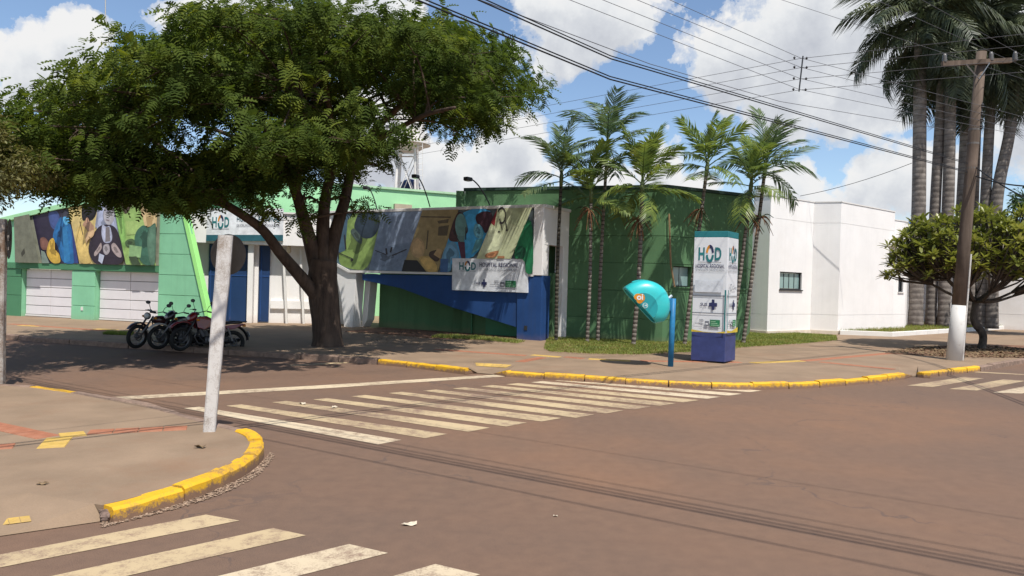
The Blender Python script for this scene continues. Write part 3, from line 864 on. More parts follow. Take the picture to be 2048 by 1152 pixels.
garage_door(d1[0] + .02, d1[1] - .02, zd, zl - .01)
garage_door(d2[0] + .02, d2[1] - .02, zd, zl - .01)
GP.box(MB(), *[GP.sz(162, 628)[0], GP.sz(166, 628)[0]], .45, .58, 0, .02).build('outlet_box', WHT2, gw)
# the mural: one printed board, anonymous medical staff and patients on slanted colour fields
INK = {}
def ink(name, c, r=.5):
    return M('print_' + name, c, r, .22, 4.5, 0, 60, spec=.4)
def Z1(x, y): return (20 + x * .1519, 370 + y * .1519)
board = [Z1(100, 425), Z1(1980, 62), Z1(1950, 1062), Z1(105, 1022)]
mur = GP.pxpoly(MB(), board, .002, .035).build('mural_board', ink('board', (.30, .31, .24)), gw)
pr = Print(GP, *board, .035)
UP = lambda pts, m: pr.upoly([Z1(*p) for p in pts], m)
def UE(x, y, rx, ry, m): pr.uell(*Z1(x, y), rx * .1519, ry * .1519, m)
def UL(x0, y0, x1, y1, w, m): pr.uline(*Z1(x0, y0), *Z1(x1, y1), w * .1519, m)
skin, skin2, dark, black = ink('skin', (.42, .25, .16)), ink('skin_dark', (.07, .05, .035)), ink('dark', (.035, .03, .035)), ink('black', (.015, .013, .016))
UP([(310, 385), (785, 295), (925, 1035), (425, 1030)], ink('night_blue', (.028, .022, .045)))
UP([(510, 345), (640, 325), (690, 520), (600, 600), (540, 540)], ink('lamp_blue', (.05, .08, .22)))
UP([(690, 400), (785, 395), (905, 1035), (690, 1038), (640, 800), (560, 690), (620, 520)], ink('scrub_blue', (.018, .13, .33)))
UP([(700, 560), (760, 540), (800, 1000), (720, 1030)], ink('scrub_fold', (.03, .19, .42)))
UP([(820, 560), (850, 640), (905, 1030), (850, 1030)], ink('scrub_dark', (.03, .05, .19)))
UE(745, 410, 55, 62, ink('cap', (.05, .05, .07))); UP([(705, 415), (790, 420), (795, 500), (750, 540), (715, 490)], ink('mask', (.09, .36, .62)))
UP([(400, 700), (470, 680), (540, 770), (500, 860), (420, 850)], ink('arm', (.17, .08, .06)))
UP([(530, 730), (580, 690), (605, 740), (600, 860), (660, 900), (680, 1030), (560, 1035), (480, 900)], ink('glove', (.55, .36, .06)))
UL(545, 740, 560, 860, 5, ink('glove_fold', (.36, .22, .03))); UL(585, 720, 580, 860, 5, ink('glove_fold', (.36, .22, .03)))
UP([(420, 860), (470, 880), (530, 1030), (430, 1030)], ink('sheet', (.20, .26, .22)))
UP([(785, 292), (1130, 220), (1300, 1040), (925, 1036)], ink('sand', (.62, .49, .20)))
UP([(960, 250), (1180, 215), (1150, 400), (1090, 480), (1000, 460), (960, 440)], black)
UE(1035, 540, 62, 75, skin); UE(1085, 570, 40, 55, skin); UP([(960, 250), (1170, 220), (1120, 430), (1040, 440), (1000, 475), (965, 460)], black)
UE(1037, 470, 22, 40, ink('ear', (.50, .29, .19)))
UP([(900, 560), (980, 520), (1060, 640), (1060, 900), (1090, 1038), (925, 1036), (880, 740)], ink('coat_sand', (.60, .44, .15)))
UL(940, 480, 980, 660, 4, dark); UL(960, 460, 885, 760, 3, ink('coat_line', (.33, .24, .08)))
UP([(1185, 210), (1370, 172), (1555, 1048), (1230, 1046), (1150, 560)], ink('lilac', (.36, .40, .54)))
UP([(1185, 212), (1205, 208), (1165, 560), (1140, 560)], ink('grey_blue', (.25, .27, .36)))
UE(1322, 395, 72, 135, ink('elder_face', (.42, .41, .44))); UP([(1250, 300), (1270, 200), (1350, 180), (1395, 260), (1390, 330), (1330, 290)], ink('grey_hair', (.50, .52, .58)))
UL(1262, 330, 1380, 360, 5, dark); UE(1300, 350, 22, 20, ink('lens', (.34, .33, .38))); UE(1352, 362, 20, 20, ink('lens', (.34, .33, .38)))
UL(1290, 460, 1330, 468, 5, ink('mouth', (.22, .15, .16)))
UP([(1180, 560), (1250, 520), (1380, 530), (1450, 620), (1550, 1050), (1235, 1046), (1120, 1035), (1045, 860), (1090, 690)], ink('cardigan', (.030, .022, .034)))
UP([(1240, 510), (1290, 560), (1340, 530), (1375, 690), (1350, 760), (1260, 770), (1225, 650)], ink('shirt', (.42, .45, .58)))
UP([(1285, 560), (1335, 550), (1345, 740), (1280, 750)], ink('undershirt', (.20, .18, .19)))
UP([(1225, 745), (1240, 830), (1190, 900), (1140, 950), (1125, 900), (1180, 830)], ink('hand', (.38, .31, .30)))
UP([(1250, 790), (1330, 770), (1345, 880), (1290, 935), (1250, 880)], ink('hand2', (.36, .33, .35)))
UP([(1355, 790), (1400, 750), (1490, 880), (1500, 960), (1440, 950), (1370, 870)], ink('hand', (.38, .31, .30)))
UP([(1205, 900), (1270, 930), (1240, 1040), (1190, 1000)], ink('cuff', (.48, .52, .64)))
UP([(1100, 600), (1150, 590), (1130, 680), (1060, 720), (1030, 780), (1015, 640)], ink('hand_sand', (.58, .40, .22)))
UL(1070, 680, 1160, 830, 3, dark)
UP([(1370, 172), (1700, 105), (1950, 1060), (1555, 1048)], ink('lime', (.30, .47, .14)))
UP([(1480, 150), (1560, 130), (1650, 160), (1640, 260), (1600, 340), (1560, 390), (1530, 370), (1470, 240)], skin2)
UP([(1400, 200), (1470, 180), (1530, 400), (1560, 760), (1530, 900), (1440, 540)], ink('green_coat', (.22, .42, .11)))
UP([(1560, 480), (1790, 470), (1850, 640), (1570, 660)], ink('lime_light', (.36, .52, .17)))
UP([(1540, 740), (1640, 700), (1700, 760), (1640, 830), (1560, 820)], ink('arm_green', (.07, .12, .05)))
UP([(1690, 108), (1980, 62), (1958, 560), (1805, 540)], ink('peach', (.66, .50, .26)))
UE(1872, 350, 66, 145, ink('bald', (.52, .39, .19))); UP([(1820, 430), (1910, 420), (1900, 540), (1840, 560)], ink('neck', (.44, .31, .14)))
UL(1835, 355, 1930, 362, 4, dark)
UP([(1790, 520), (1850, 580), (1930, 500), (1957, 520), (1950, 1062), (1760, 1056), (1660, 730), (1700, 600)], ink('shirt_teal', (.045, .13, .085)))
UP([(1860, 580), (1930, 520), (1956, 540), (1950, 1060), (1880, 1060), (1830, 760)], ink('shirt_teal2', (.09, .18, .12)))
UP([(1610, 790), (1770, 815), (1755, 960), (1600, 940)], ink('clipboard', (.26, .44, .20)))
UP([(1600, 950), (1700, 940), (1760, 1050), (1650, 1058)], ink('hand_green', (.05, .08, .04)))
UP([(110, 430), (310, 388), (425, 1028), (108, 1020)], ink('grey_olive', (.16, .165, .12)))
UP([(190, 900), (235, 830), (245, 900), (200, 950)], ink('olive_dark', (.05, .05, .035)))
pr.build('mural_print', mur)
# taller dark green volume behind the wing
bk = thing('rear_block', 'tall mid-green block rising behind the slanted garage parapet', 'building', P(121, 600, 31))
q = plane_uy(121, 31, 330, 30)
q.box(MB(), 0, 6.5, 0, q.sz(200, 352)[1], -6, 0).build('wall', MG, bk)
q.box(MB(), -.08, 6.58, q.sz(200, 352)[1], q.sz(200, 352)[1] + .12, -6.1, .08).build('coping', DG, bk)

# ---------------------------------------------------------------- long hall behind (pale green)
HP = plane_uy(415, 31.5, 930, 36.5)
hz = HP.sz(694, 372)[1]
hall = thing('main_hall', 'long pale green hall behind the entrance with a thin coping', 'building', HP.pt(0, 0))
HP.box(MB(), -2.0, HP.L + 2.5, 0, hz, -12, 0).build('wall', LG2, hall)
HP.box(MB(), -2.1, HP.L + 2.6, hz, hz + .10, -12.1, .08).build('coping', M('coping_green', (.42, .62, .40), .8), hall)
s1 = HP.sz(787, 409)[0]; HP.box(MB(), s1, s1 + .85, HP.sz(800, 420)[1] - .3, HP.sz(800, 409)[1], 0, .25).build('air_conditioner', M('ac_beige', (.45, .38, .28), .7), hall)
for (u0, v0, u1, v1) in ((440, 398, 487, 392), (480, 388, 502, 380)):
    a, b = HP.sz(u0, v0), HP.sz(u1, v1); HP.box(MB(), a[0], b[0], b[1] - .1, b[1], 0, .3).build('window_ledge', LG2, hall)
    HP.box(MB(), a[0] + .05, b[0] - .05, b[1] + .001, b[1] + .9, 0, .06).build('recess_panel', LG, hall)

# ---------------------------------------------------------------- entrance (fascia, blue doors, white wall)
EP = plane_uy(395, 26.9, 700, 27.9)
ent = thing('entrance_building', 'white entrance front with a flat fascia and tall blue doors', 'building', EP.pt(0, 0))
zf0, zf1 = EP.sz(480, 488, .5)[1], EP.sz(480, 424, .5)[1]
sE0, sE1 = EP.sz(366, 500)[0], EP.sz(705, 500)[0]
EP.box(MB(), sE0, sE1, zf0, zf1, -3, .5).build('fascia', WHITE, ent, bevel=.012)
EP.box(MB(), sE0 - .05, sE1 + .05, zf1, zf1 + .06, -3, .56).build('coping', WHT2, ent)
EP.box(MB(), sE0, sE1 + .4, MAP_Z, zf0, -.4, -.06).build('wall', WHITE, ent)
def edoor(u0, u1, name='blue_door', o=.02):
    a, b = EP.sz(u0, 560)[0], EP.sz(u1, 560)[0]
    d = EP.box(MB(), a, b, ZW + .04, zf0 - .01, -.06, o).build(name, BLUEPAN, ent, bevel=.006)
    EP.box(MB(), a + .06, a + .1, ZW + .1, zf0 - .05, o, o + .02).build('stile', BLUE, d)
    EP.box(MB(), a, b, 1.85, 1.9, o, o + .015).build('rail', BLUE, d)
    return d
edoor(417, 457); edoor(457.5, 498); edoor(518, 539)
a, b = EP.sz(498, 560)[0], EP.sz(509, 560)[0]
EP.box(MB(), a, b, ZW, zf0, -.06, .35).build('white_pillar', WHITE, ent, bevel=.01)
EP.box(MB(), b + .01, EP.sz(517.5, 560)[0], ZW, zf0, -.06, .1).build('white_jamb', WHITE, ent)
for u in (572, 606, 640):   # slim posts before the white wall
    a = EP.sz(u, 560)[0]
    EP.prism(MB(), [(a - .16, zf0), (a - .08, zf0), (a + .12, ZW), (a + .04, ZW)], .05, .16).build('slanted_post', WHT2, ent)
EP.box(MB(), EP.sz(541, 600)[0], EP.sz(700, 600)[0], ZW + .55, ZW + .85, -.06, .03).build('rail_band', WHITE, ent)
lm = MB(); c = EP.hit(578, 498, .3); lm.lathe(c, [(.03, .12), (.07, .1), (.08, -.1), (.06, -.16)], 12); lm.build('lantern', M('lamp_cream', (.6, .5, .35), .5), ent)
# hanging name board of the entrance
TEAL = ink('teal', (.015, .16, .17)); TEALD = ink('teal_dark', (.02, .10, .13)); NAVY = ink('navy', (.02, .025, .09)); INKW = ink('white', (.72, .74, .77)); GREYP = ink('grey', (.16, .17, .20)); ORANGE = ink('orange', (.62, .25, .02)); PGREEN = ink('green', (.02, .17, .07)); INDIGO = ink('indigo', (.034, .048, .16)); GOLD = ink('gold', (.58, .43, .04))
def hcd(p, x0, y0, x1, y1):
    """H, a split ring with a cross and D"""
    w = x1 - x0
    p.text('H', x0, y0, x0 + .27 * w, y1, TEAL, .03)
    cx, cy, rx, ry = x0 + .50 * w, (y0 + y1) / 2, .175 * w, (y1 - y0) * .70
    p.arc(cx, cy, rx, ry, rx * .5, ry * .36, 8, 100, NAVY); p.arc(cx, cy, rx, ry, rx * .5, ry * .36, 100, 172, ORANGE); p.arc(cx, cy, rx, ry, rx * .5, ry * .36, 188, 352, TEAL)
    p.text('D', x0 + .72 * w, y0, x1, y1, TEAL, .03)
    p.rect(x0, y0 - (y1 - y0) * .16, x1, y0 - (y1 - y0) * .12, GREYP)
nb = thing('entrance_sign', 'grey-white name board with a teal base stripe on the entrance fascia', 'sign', EP.hit(490, 482, .5))
bd = [(414.5, 417), (567, 417), (566, 482), (412, 482)]
EP.pxpoly(MB(), bd, .502, .56).build('board', INKW, nb)
p = Print(EP, *bd, .56); p.rect(0, 0, 1, .19, TEALD); hcd(p, .07, .42, .29, .74); p.text('HOSPITAL REGIONAL', .39, .60, .95, .76, TEALD, .01); p.text('DE CIRURGIAS DA GRANDE DOURADOS', .39, .44, .95, .52, GREYP); p.build('sign_print', nb)

# ---------------------------------------------------------------- mural portal (white frame, mural, blue wedge)
PP = plane_uy(690, 26.4, 1083, 22.5)
po = thing('mural_portal', 'white portal frame carrying a long mural over a blue wedge and blue column', 'building', PP.pt(PP.L, 0))
sz = PP.sz
rs, _ = sz(1085, 560); ls, _ = sz(660, 480)
zt = sz(1072, 409)[1]; zb_ = sz(1083, 551)[1]
back = P(1137, 560, 23.95); fr = PP.pt(rs, 0)
depth = 1.55
PP.box(MB(), ls, rs, zt - .10, zt, -depth, .05).build('roof_slab', WHT2, po, bevel=.01)
PP.box(MB(), ls, rs - .29, zb_ + .02, zt - .10, -.35, -.03).build('beam', WHITE, po)
PP.prism(MB(), [sz(668, 523), sz(700, 540.5), sz(1068, 549), sz(1068, 553), sz(698, 545), sz(666, 527)], -.35, .05).build('lower_edge', WHT2, po)
a = sz(1067.5, 500)[0]
PP.box(MB(), a, rs, zb_, zt - .10, -.4, .05).build('corner_pier', WHITE, po, bevel=.01)
PP.prism(MB(), [sz(667, 527), sz(712, 545), sz(703, 661), sz(688, 661), sz(682, 600)], -.5, -.02).build('slanted_leg', WHITE, po, bevel=.01)
PP.prism(MB(), [sz(713, 546), sz(724, 547), sz(716, 640), sz(704, 661)], -.9, -.5).build('leg_return', WHITE, po)
# blue wedge under the mural and blue column at its end
PP.prism(MB(), [sz(724, 548), sz(1034, 553.5), sz(1034, 655), sz(905, 615), sz(800, 576), sz(724, 560)], -.33, -.01).build('blue_wedge', BLUE, po, bevel=.008)
PP.prism(MB(), [(sz(1034.5, 560)[0], zb_ - .005), (rs, zb_ - .005), (rs, MAP_Z), (sz(1034, 680)[0], MAP_Z)], -.55, .03).build('blue_column', BLUE, po, bevel=.01)
PP.box(MB(), sz(1049, 670)[0], sz(1055, 670)[0], .42, .56, .03, .045).build('outlet_box', GREYM, po)
# side of the portal: top beam, opening, rear pillar
sd_ = Plane((fr.x, fr.y), (back.x, back.y)); SL = sd_.L
sd_.box(MB(), .02, SL, sd_.sz(1110, 491)[1], zt - .10, -.3, 0).build('side_beam', WHITE, po)
sd_.box(MB(), SL - .42, SL, MAP_Z, sd_.sz(1110, 491)[1], -.3, 0).build('rear_pillar', WHITE, po, bevel=.01)
sd_.box(MB(), -.02, SL + .04, zt - .10, zt + .0, -.3, .05).build('side_coping', WHT2, po)
PP.box(MB(), sz(723, 600)[0], rs - .12, MAP_Z, zb_ + .1, -1.3, -1.0).build('rear_wall', DG, po)
PP.box(MB(), sz(912, 640)[0], sz(914, 640)[0], MAP_Z, 1.6, -1.0, -.93).build('corrugated_strip', MG, po)
PP.box(MB(), sz(943, 640)[0], sz(1030, 640)[0], MAP_Z, .95, -1.0, -.9).build('low_green_panel', MG, po)
def Z2(x, y): return (660 + x * .21, 400 + y * .21)
board = [(668, 425.5), (1067, 412.5), (1066, 548.5), (668, 539)]
mur = PP.pxpoly(MB(), [(668, 425.5), (1067, 412.5), (1066, 548), (701, 540), (668, 523)], -.03, .015).build('mural_board', ink('board2', (.12, .15, .16)), po)
pr = Print(PP, *board, .015)
UP = lambda pts, m: pr.upoly([Z2(*p) for p in pts], m)
def UE(x, y, rx, ry, m): pr.uell(*Z2(x, y), rx * .21, ry * .21, m)
def UL(x0, y0, x1, y1, w, m): pr.uline(*Z2(x0, y0), *Z2(x1, y1), w * .21, m)
UP([(45, 125), (330, 110), (180, 660), (45, 590)], ink('slate', (.10, .16, .20)))
UP([(180, 118), (520, 105), (380, 668), (195, 662), (60, 595)], ink('olive_green', (.22, .32, .09)))
UP([(60, 125), (190, 120), (150, 480), (60, 520)], ink('slate2', (.07, .13, .19)))
UP([(290, 115), (480, 112), (485, 260), (420, 360), (320, 370), (240, 270), (250, 210)], ink('hair_ink', (.025, .04, .06)))
UP([(240, 260), (320, 360), (310, 430), (250, 380), (200, 300)], ink('face_ink', (.07, .10, .09)))
UL(85, 500, 220, 560, 4, dark); UL(85, 440, 90, 560, 4, dark); UL(150, 330, 160, 470, 6, dark); UE(214, 568, 12, 14, dark)
UP([(520, 105), (900, 98), (690, 678), (375, 668)], ink('steel_blue', (.20, .26, .36)))
UP([(640, 110), (900, 98), (790, 400), (560, 440)], ink('steel_light', (.25, .31, .42)))
UP([(440, 470), (520, 490), (560, 560), (640, 520), (740, 470), (735, 540), (560, 640), (400, 640)], ink('steel_coat', (.17, .22, .31)))
UL(440, 480, 540, 520, 4, dark); UL(600, 530, 740, 470, 5, dark); UL(545, 460, 550, 520, 8, dark); UL(600, 450, 585, 500, 8, dark)
UP([(900, 98), (1245, 90), (1030, 688), (690, 680)], ink('ochre', (.36, .27, .12)))
UP([(1050, 255), (1150, 240), (1130, 340), (1040, 340)], ink('ochre_dark', (.12, .09, .05))); UP([(1040, 200), (1150, 180), (1140, 220), (1050, 225)], ink('ochre_dark', (.12, .09, .05)))
UL(885, 160, 1170, 165, 6, ink('ochre_dark', (.12, .09, .05))); UL(950, 290, 930, 470, 6, ink('ochre_dark', (.12, .09, .05)))
UP([(830, 350), (900, 380), (920, 470), (880, 560), (800, 540), (770, 440)], ink('ochre_face', (.50, .33, .16)))
UP([(720, 570), (840, 575), (925, 685), (690, 680)], black); UP([(840, 540), (960, 530), (1030, 620), (1025, 688), (920, 684)], ink('ochre_sleeve', (.56, .37, .12)))
UP([(960, 490), (1050, 470), (1070, 540), (1030, 600), (950, 540)], ink('brown', (.06, .035, .025))); UP([(1040, 460), (1090, 480), (1060, 560), (1000, 520)], ink('ochre_face', (.50, .33, .16)))
UP([(1245, 90), (1620, 82), (1410, 560), (1170, 560), (1165, 690), (1030, 688)], ink('sky_blue', (.055, .34, .62)))
UP([(1110, 430), (1210, 380), (1260, 560), (1160, 560), (1160, 690), (1040, 688)], ink('coat_blue', (.14, .32, .48)))
UP([(1065, 560), (1140, 560), (1130, 688), (1060, 688)], ink('deep_blue', (.05, .13, .30)))
UP([(1185, 230), (1240, 110), (1300, 130), (1340, 300), (1300, 340), (1290, 400), (1190, 400), (1140, 380)], ink('hair_brown', (.07, .03, .03)))
UE(1268, 250, 55, 120, ink('face_teal', (.16, .33, .31))); UP([(1230, 350), (1305, 340), (1290, 430), (1240, 420)], ink('neck_teal', (.13, .26, .25)))
UP([(1235, 400), (1300, 400), (1305, 560), (1265, 560)], ink('dress', (.10, .03, .06)))
UL(1190, 290, 1250, 400, 4, dark); UL(1315, 260, 1310, 380, 4, dark)
UP([(1405, 150), (1470, 110), (1560, 110), (1580, 190), (1500, 340), (1470, 250), (1420, 230)], ink('hair_dark', (.05, .02, .03)))
UP([(1405, 220), (1460, 240), (1490, 340), (1450, 380), (1400, 350), (1385, 290)], ink('face_blue', (.13, .36, .46)))
UP([(1410, 380), (1480, 370), (1440, 470), (1360, 520)], ink('arm_teal', (.10, .30, .34)))
UP([(1620, 82), (1950, 74), (1740, 560), (1410, 560)], ink('pale_sage', (.53, .57, .35)))
UP([(1620, 84), (1590, 250), (1555, 220)], ink('collar_red', (.26, .03, .035)))
UP([(1540, 260), (1590, 255), (1680, 340), (1640, 480), (1500, 520), (1450, 470)], ink('coat_sage', (.60, .64, .42)))
UP([(1760, 80), (1860, 76), (1820, 250), (1740, 230)], ink('sage_dark', (.42, .47, .28)))
pr.arc(*pr.uv(*Z2(1660, 150)), .020, .13, .004, .03, -120, 150, dark); UL(1640, 180, 1665, 290, 4, dark); UL(1690, 170, 1710, 285, 4, dark); UE(1632, 303, 9, 9, dark); UE(1708, 290, 9, 9, dark)
UP([(1500, 510), (1640, 475), (1600, 540), (1560, 555), (1490, 550)], ink('hand_warm', (.42, .19, .09))); UP([(1615, 535), (1680, 535), (1680, 556), (1610, 556)], ink('hand_warm', (.42, .19, .09)))
UP([(1950, 74), (1958, 705), (1875, 705), (1875, 560), (1740, 560)], ink('emerald', (.018, .17, .07)))
UE(1840, 500, 50, 60, ink('emerald_dark', (.012, .09, .045)))
pr.build('mural_print', mur)

# name board hung in front of the portal
bdn = [(904.5, 516.5), (1054.5, 518), (1055, 585.5), (904, 580)]
sgn = thing('hospital_sign', 'white hospital name board with logos hung in front of the mural', 'sign', PP.hit(980, 583, .08))
PP.pxpoly(MB(), bdn, .02, .09).build('board', INKW, sgn)
p = Print(PP, *bdn, .09)
def logo_row(p, x0, y0, x1, y1, part=0):
    w, h = x1 - x0, y1 - y0
    X = lambda t: x0 + w * t
    Yy = lambda t: y0 + h * t
    if part in (0, 1):
        a, b = (0, .28) if part == 0 else (0, 1)
        p.text('SUS', X(a), Yy(.35), X(a + (b - a) * .42), Yy(.65), NAVY, .02)
        cx = a + (b - a) * .76
        p.rect(X(cx - (b - a) * .08), Yy(.0), X(cx + (b - a) * .08), Yy(1), NAVY); p.rect(X(cx - (b - a) * .24), Yy(.32), X(cx + (b - a) * .24), Yy(.68), NAVY)
    if part in (0, 2):
        a, b = (.36, 1.0) if part == 0 else (0, 1)
        q = b - a
        p.text('SES', X(a + q * .17), Yy(.62), X(a + q * .34), Yy(.92), GREYP, .02)
        p.rect(X(a), Yy(.38), X(a + q * .34), Yy(.44), GREYP); p.rect(X(a + q * .2), Yy(.2), X(a + q * .34), Yy(.26), GREYP)
        p.rect(X(a + q * .40), Yy(.14), X(a + q * .56), Yy(.72), GREYP); p.rect(X(a + q * .43), Yy(.3), X(a + q * .53), Yy(.5), INKW)
        p.rect(X(a + q * .60), Yy(.10), X(b), Yy(.92), PGREEN)
        for k in range(3): p.rect(X(a + q * .64), Yy(.22 + .22 * k), X(a + q * (.97 - .07 * k)), Yy(.32 + .22 * k), ink('green_text', (.25, .48, .3)))
        p.rect(X(a + q * .32), Yy(-.10), X(b + q * .04), Yy(-.05), GREYP)
hcd(p, .10, .64, .33, .88); p.text('HOSPITAL REGIONAL', .38, .74, .89, .88, NAVY, .012); p.text('DE CIRURGIAS DA GRANDE DOURADOS', .38, .63, .89, .70, GREYP)
logo_row(p, .33, .12, .86, .36)
p.build('sign_print', sgn)
# half hidden panel by the gate with the end of a word
dp = plane_uy(690, 29.5, 735, 29.3)
ds = thing('gate_panel', 'white gate panel ending in green letters seen past the slanted leg', 'sign', dp.pt(0, 0))
bb = [(700, 548), (724, 549), (724, 642), (700, 641)]
dp.pxpoly(MB(), bb, -.04, 0).build('board', M('panel_grey', (.42, .47, .45), .6), ds)
p = Print(dp, *bb, 0); p.rect(.1, .14, 1, .47, INKW); p.text('DA', .28, .24, .92, .40, PGREEN, .02); p.build('sign_print', ds)

# billboard lamps on curved arms
def lamp(base, tip, name, label):
    b_ = Vector(base); t_ = Vector(tip); o = thing('flood_lamp', label, 'lamp', b_, 'flood lamps over the murals')
    pts = []
    mid = b_.lerp(t_, .55) + Vector((0, 0, .28))
    for i in range(11):
        k = i / 10; pts.append(b_ * (1 - k) ** 2 + mid * (2 * k * (1 - k)) + t_ * k * k)
    MB().tube(pts, .022, 6).build('arm', GREYM, o, smooth=True)
    d = (pts[-1] - pts[-2]).normalized()
    R = Matrix.Rotation(math.atan2(d.y, d.x), 3, 'Z')
    m2 = MB(); m2.box(t_ + Vector((d.x, d.y, 0)) * .10 + Vector((0, 0, -.03)), (.28, .18, .12), rot=R); m2.build('lamp_head', GREYM, o, bevel=.03)
    m2 = MB(); m2.box(t_ + Vector((d.x, d.y, 0)) * .12 + Vector((0, 0, -.095)), (.2, .13, .008), rot=R); m2.build('lens', glass_mat('lamp_glass', (.5, .5, .45)), o)
for (u, v, tu, tv, l) in ((980, 411, 940, 357, 'flood lamp on a curved arm against the dark green wall'), (860, 414, 834, 352, 'flood lamp on a curved arm below the water tower'), (754, 418, 735, 375, 'flood lamp on a curved arm beside the big tree')):
    b_ = PP.hit(u, v, -.3); lamp(b_, P(tu, tv, b_.y - .9), 'flood_lamp', l)
for (u, v, tu, tv, l) in ((140, 403, 116, 374, 'flood lamp on the slanted parapet at its lower end'), (190, 394, 172, 370, 'flood lamp on the slanted parapet over the white-haired figure')):
    b_ = GP.hit(u, v, -.2); lamp(b_, P(tu, tv, b_.y - .9), 'flood_lamp', l)

# ---------------------------------------------------------------- dark green block
c0 = P(925, 560, 25.1); c1 = P(1327, 560, 22.9); c2 = P(1492, 560, 24.6); c3 = P(1503, 560, 29.0)
gb = thing('green_block', 'dark green flat-roofed block with horizontal joints behind the small palms', 'building', (c1.x, c1.y, 0))
zg = 5.02
zsg = [MAP_Z, .85, 1.74, 2.63, 3.50, zg]
for a, b, wn_ in ((c0, c1, None), (c1, c2, 'w'), (c2, c3, None)):
    pl = Plane((a.x, a.y), (b.x, b.y))
    L_ = pl.L
    if wn_:
        s0, z1_ = pl.sz(1347, 532); s1, z0_ = pl.sz(1382, 574)
        t0, _ = pl.sz(1476, 532); t1 = t0 + .42
        pl.box(MB(), 0, s0, MAP_Z, zg, -.3, -.03).build('wall', DG, gb); pl.box(MB(), s1, t0, MAP_Z, zg, -.3, -.03).build('wall', DG, gb); pl.box(MB(), t1, L_, MAP_Z, zg, -.3, -.03).build('wall', DG, gb)
        for (p0, p1) in ((s0, s1), (t0, t1)):
            pl.box(MB(), p0, p1, MAP_Z, z0_, -.3, -.03).build('wall', DG, gb); pl.box(MB(), p0, p1, z1_, zg, -.3, -.03).build('wall', DG, gb)
            wfr = pl.box(MB(), p0, p1, z0_, z1_, -.2, -.17).build('window', GREYM, gb)
            n_ = 2 if p1 - p0 > .45 else 1
            for k in range(n_):
                pl.box(MB(), p0 + .02 + (p1 - p0 - .02) * k / n_, p0 + (p1 - p0) * (k + 1) / n_ - .02, z0_ + .03, z1_ - .03, -.17, -.16).build('pane', GLASS, wfr)
            pl.box(MB(), p0 - .03, p1 + .03, z0_ - .05, z0_, -.2, .04).build('sill', DG, wfr)
        for za, zb2 in zip(zsg, zsg[1:]):
            segs = [(0, s0), (s1, t0), (t1, L_)] if (zb2 > z0_ + .01 and za < z1_ - .01) else [(0, L_)]
            for (p0, p1) in segs:
                lo, hi = za, zb2
                pl.box(MB(), p0 + .004, p1 - .004, lo + .009, hi - .009, -.03, 0).build('wall_panel', DG, gb, bevel=.006)
            if len(segs) > 1:
                for (p0, p1) in ((s0, s1), (t0, t1)):
                    if za < z0_ - .02: pl.box(MB(), p0, p1, za + .009, z0_ - .055, -.03, 0).build('wall_panel', DG, gb)
                    if zb2 > z1_ + .02: pl.box(MB(), p0, p1, z1_, zb2 - .009, -.03, 0).build('wall_panel', DG, gb)
    else:
        pl.box(MB(), 0, L_, MAP_Z, zg, -.3, -.03).build('wall', DG, gb)
        courses(pl, gb, .004, L_ - .004, zsg, -.03, 0, DG)
    pl.box(MB(), -.03, L_ + .03, zg + .002, zg + .10, -.35, .05).build('coping', M('coping_dark', (.03, .06, .045), .7), gb)
m_ = MB(); m_.prism([(c0.x + .2, c0.y + .3, zg - .4), (c1.x, c1.y + .35, zg - .4), (c2.x - .2, c2.y + .3, zg - .4), (c3.x - .2, c3.y, zg - .4), (c0.x + 1, c0.y + 8, zg - .4)], (0, 0, .1)); m_.build('roof', M('roof_grey', (.25, .25, .25), .9), gb)
pl = Plane((c0.x, c0.y), (c0.x - .6, c0.y + 9)); pl.box(MB(), 0, 9, 0, zg, -.3, 0).build('wall', DG, gb)
# conduit running down the corner and a cable stub
c1g = Vector((c1.x, c1.y, 0)); MB().tube([c1g + Vector((.10, -.06, 4.2)), c1g + Vector((.20, -.07, 2.6)), c1g + Vector((.34, -.09, 1.9))], .03, 6).build('conduit', M('conduit_tan', (.25, .17, .09), .8), gb)

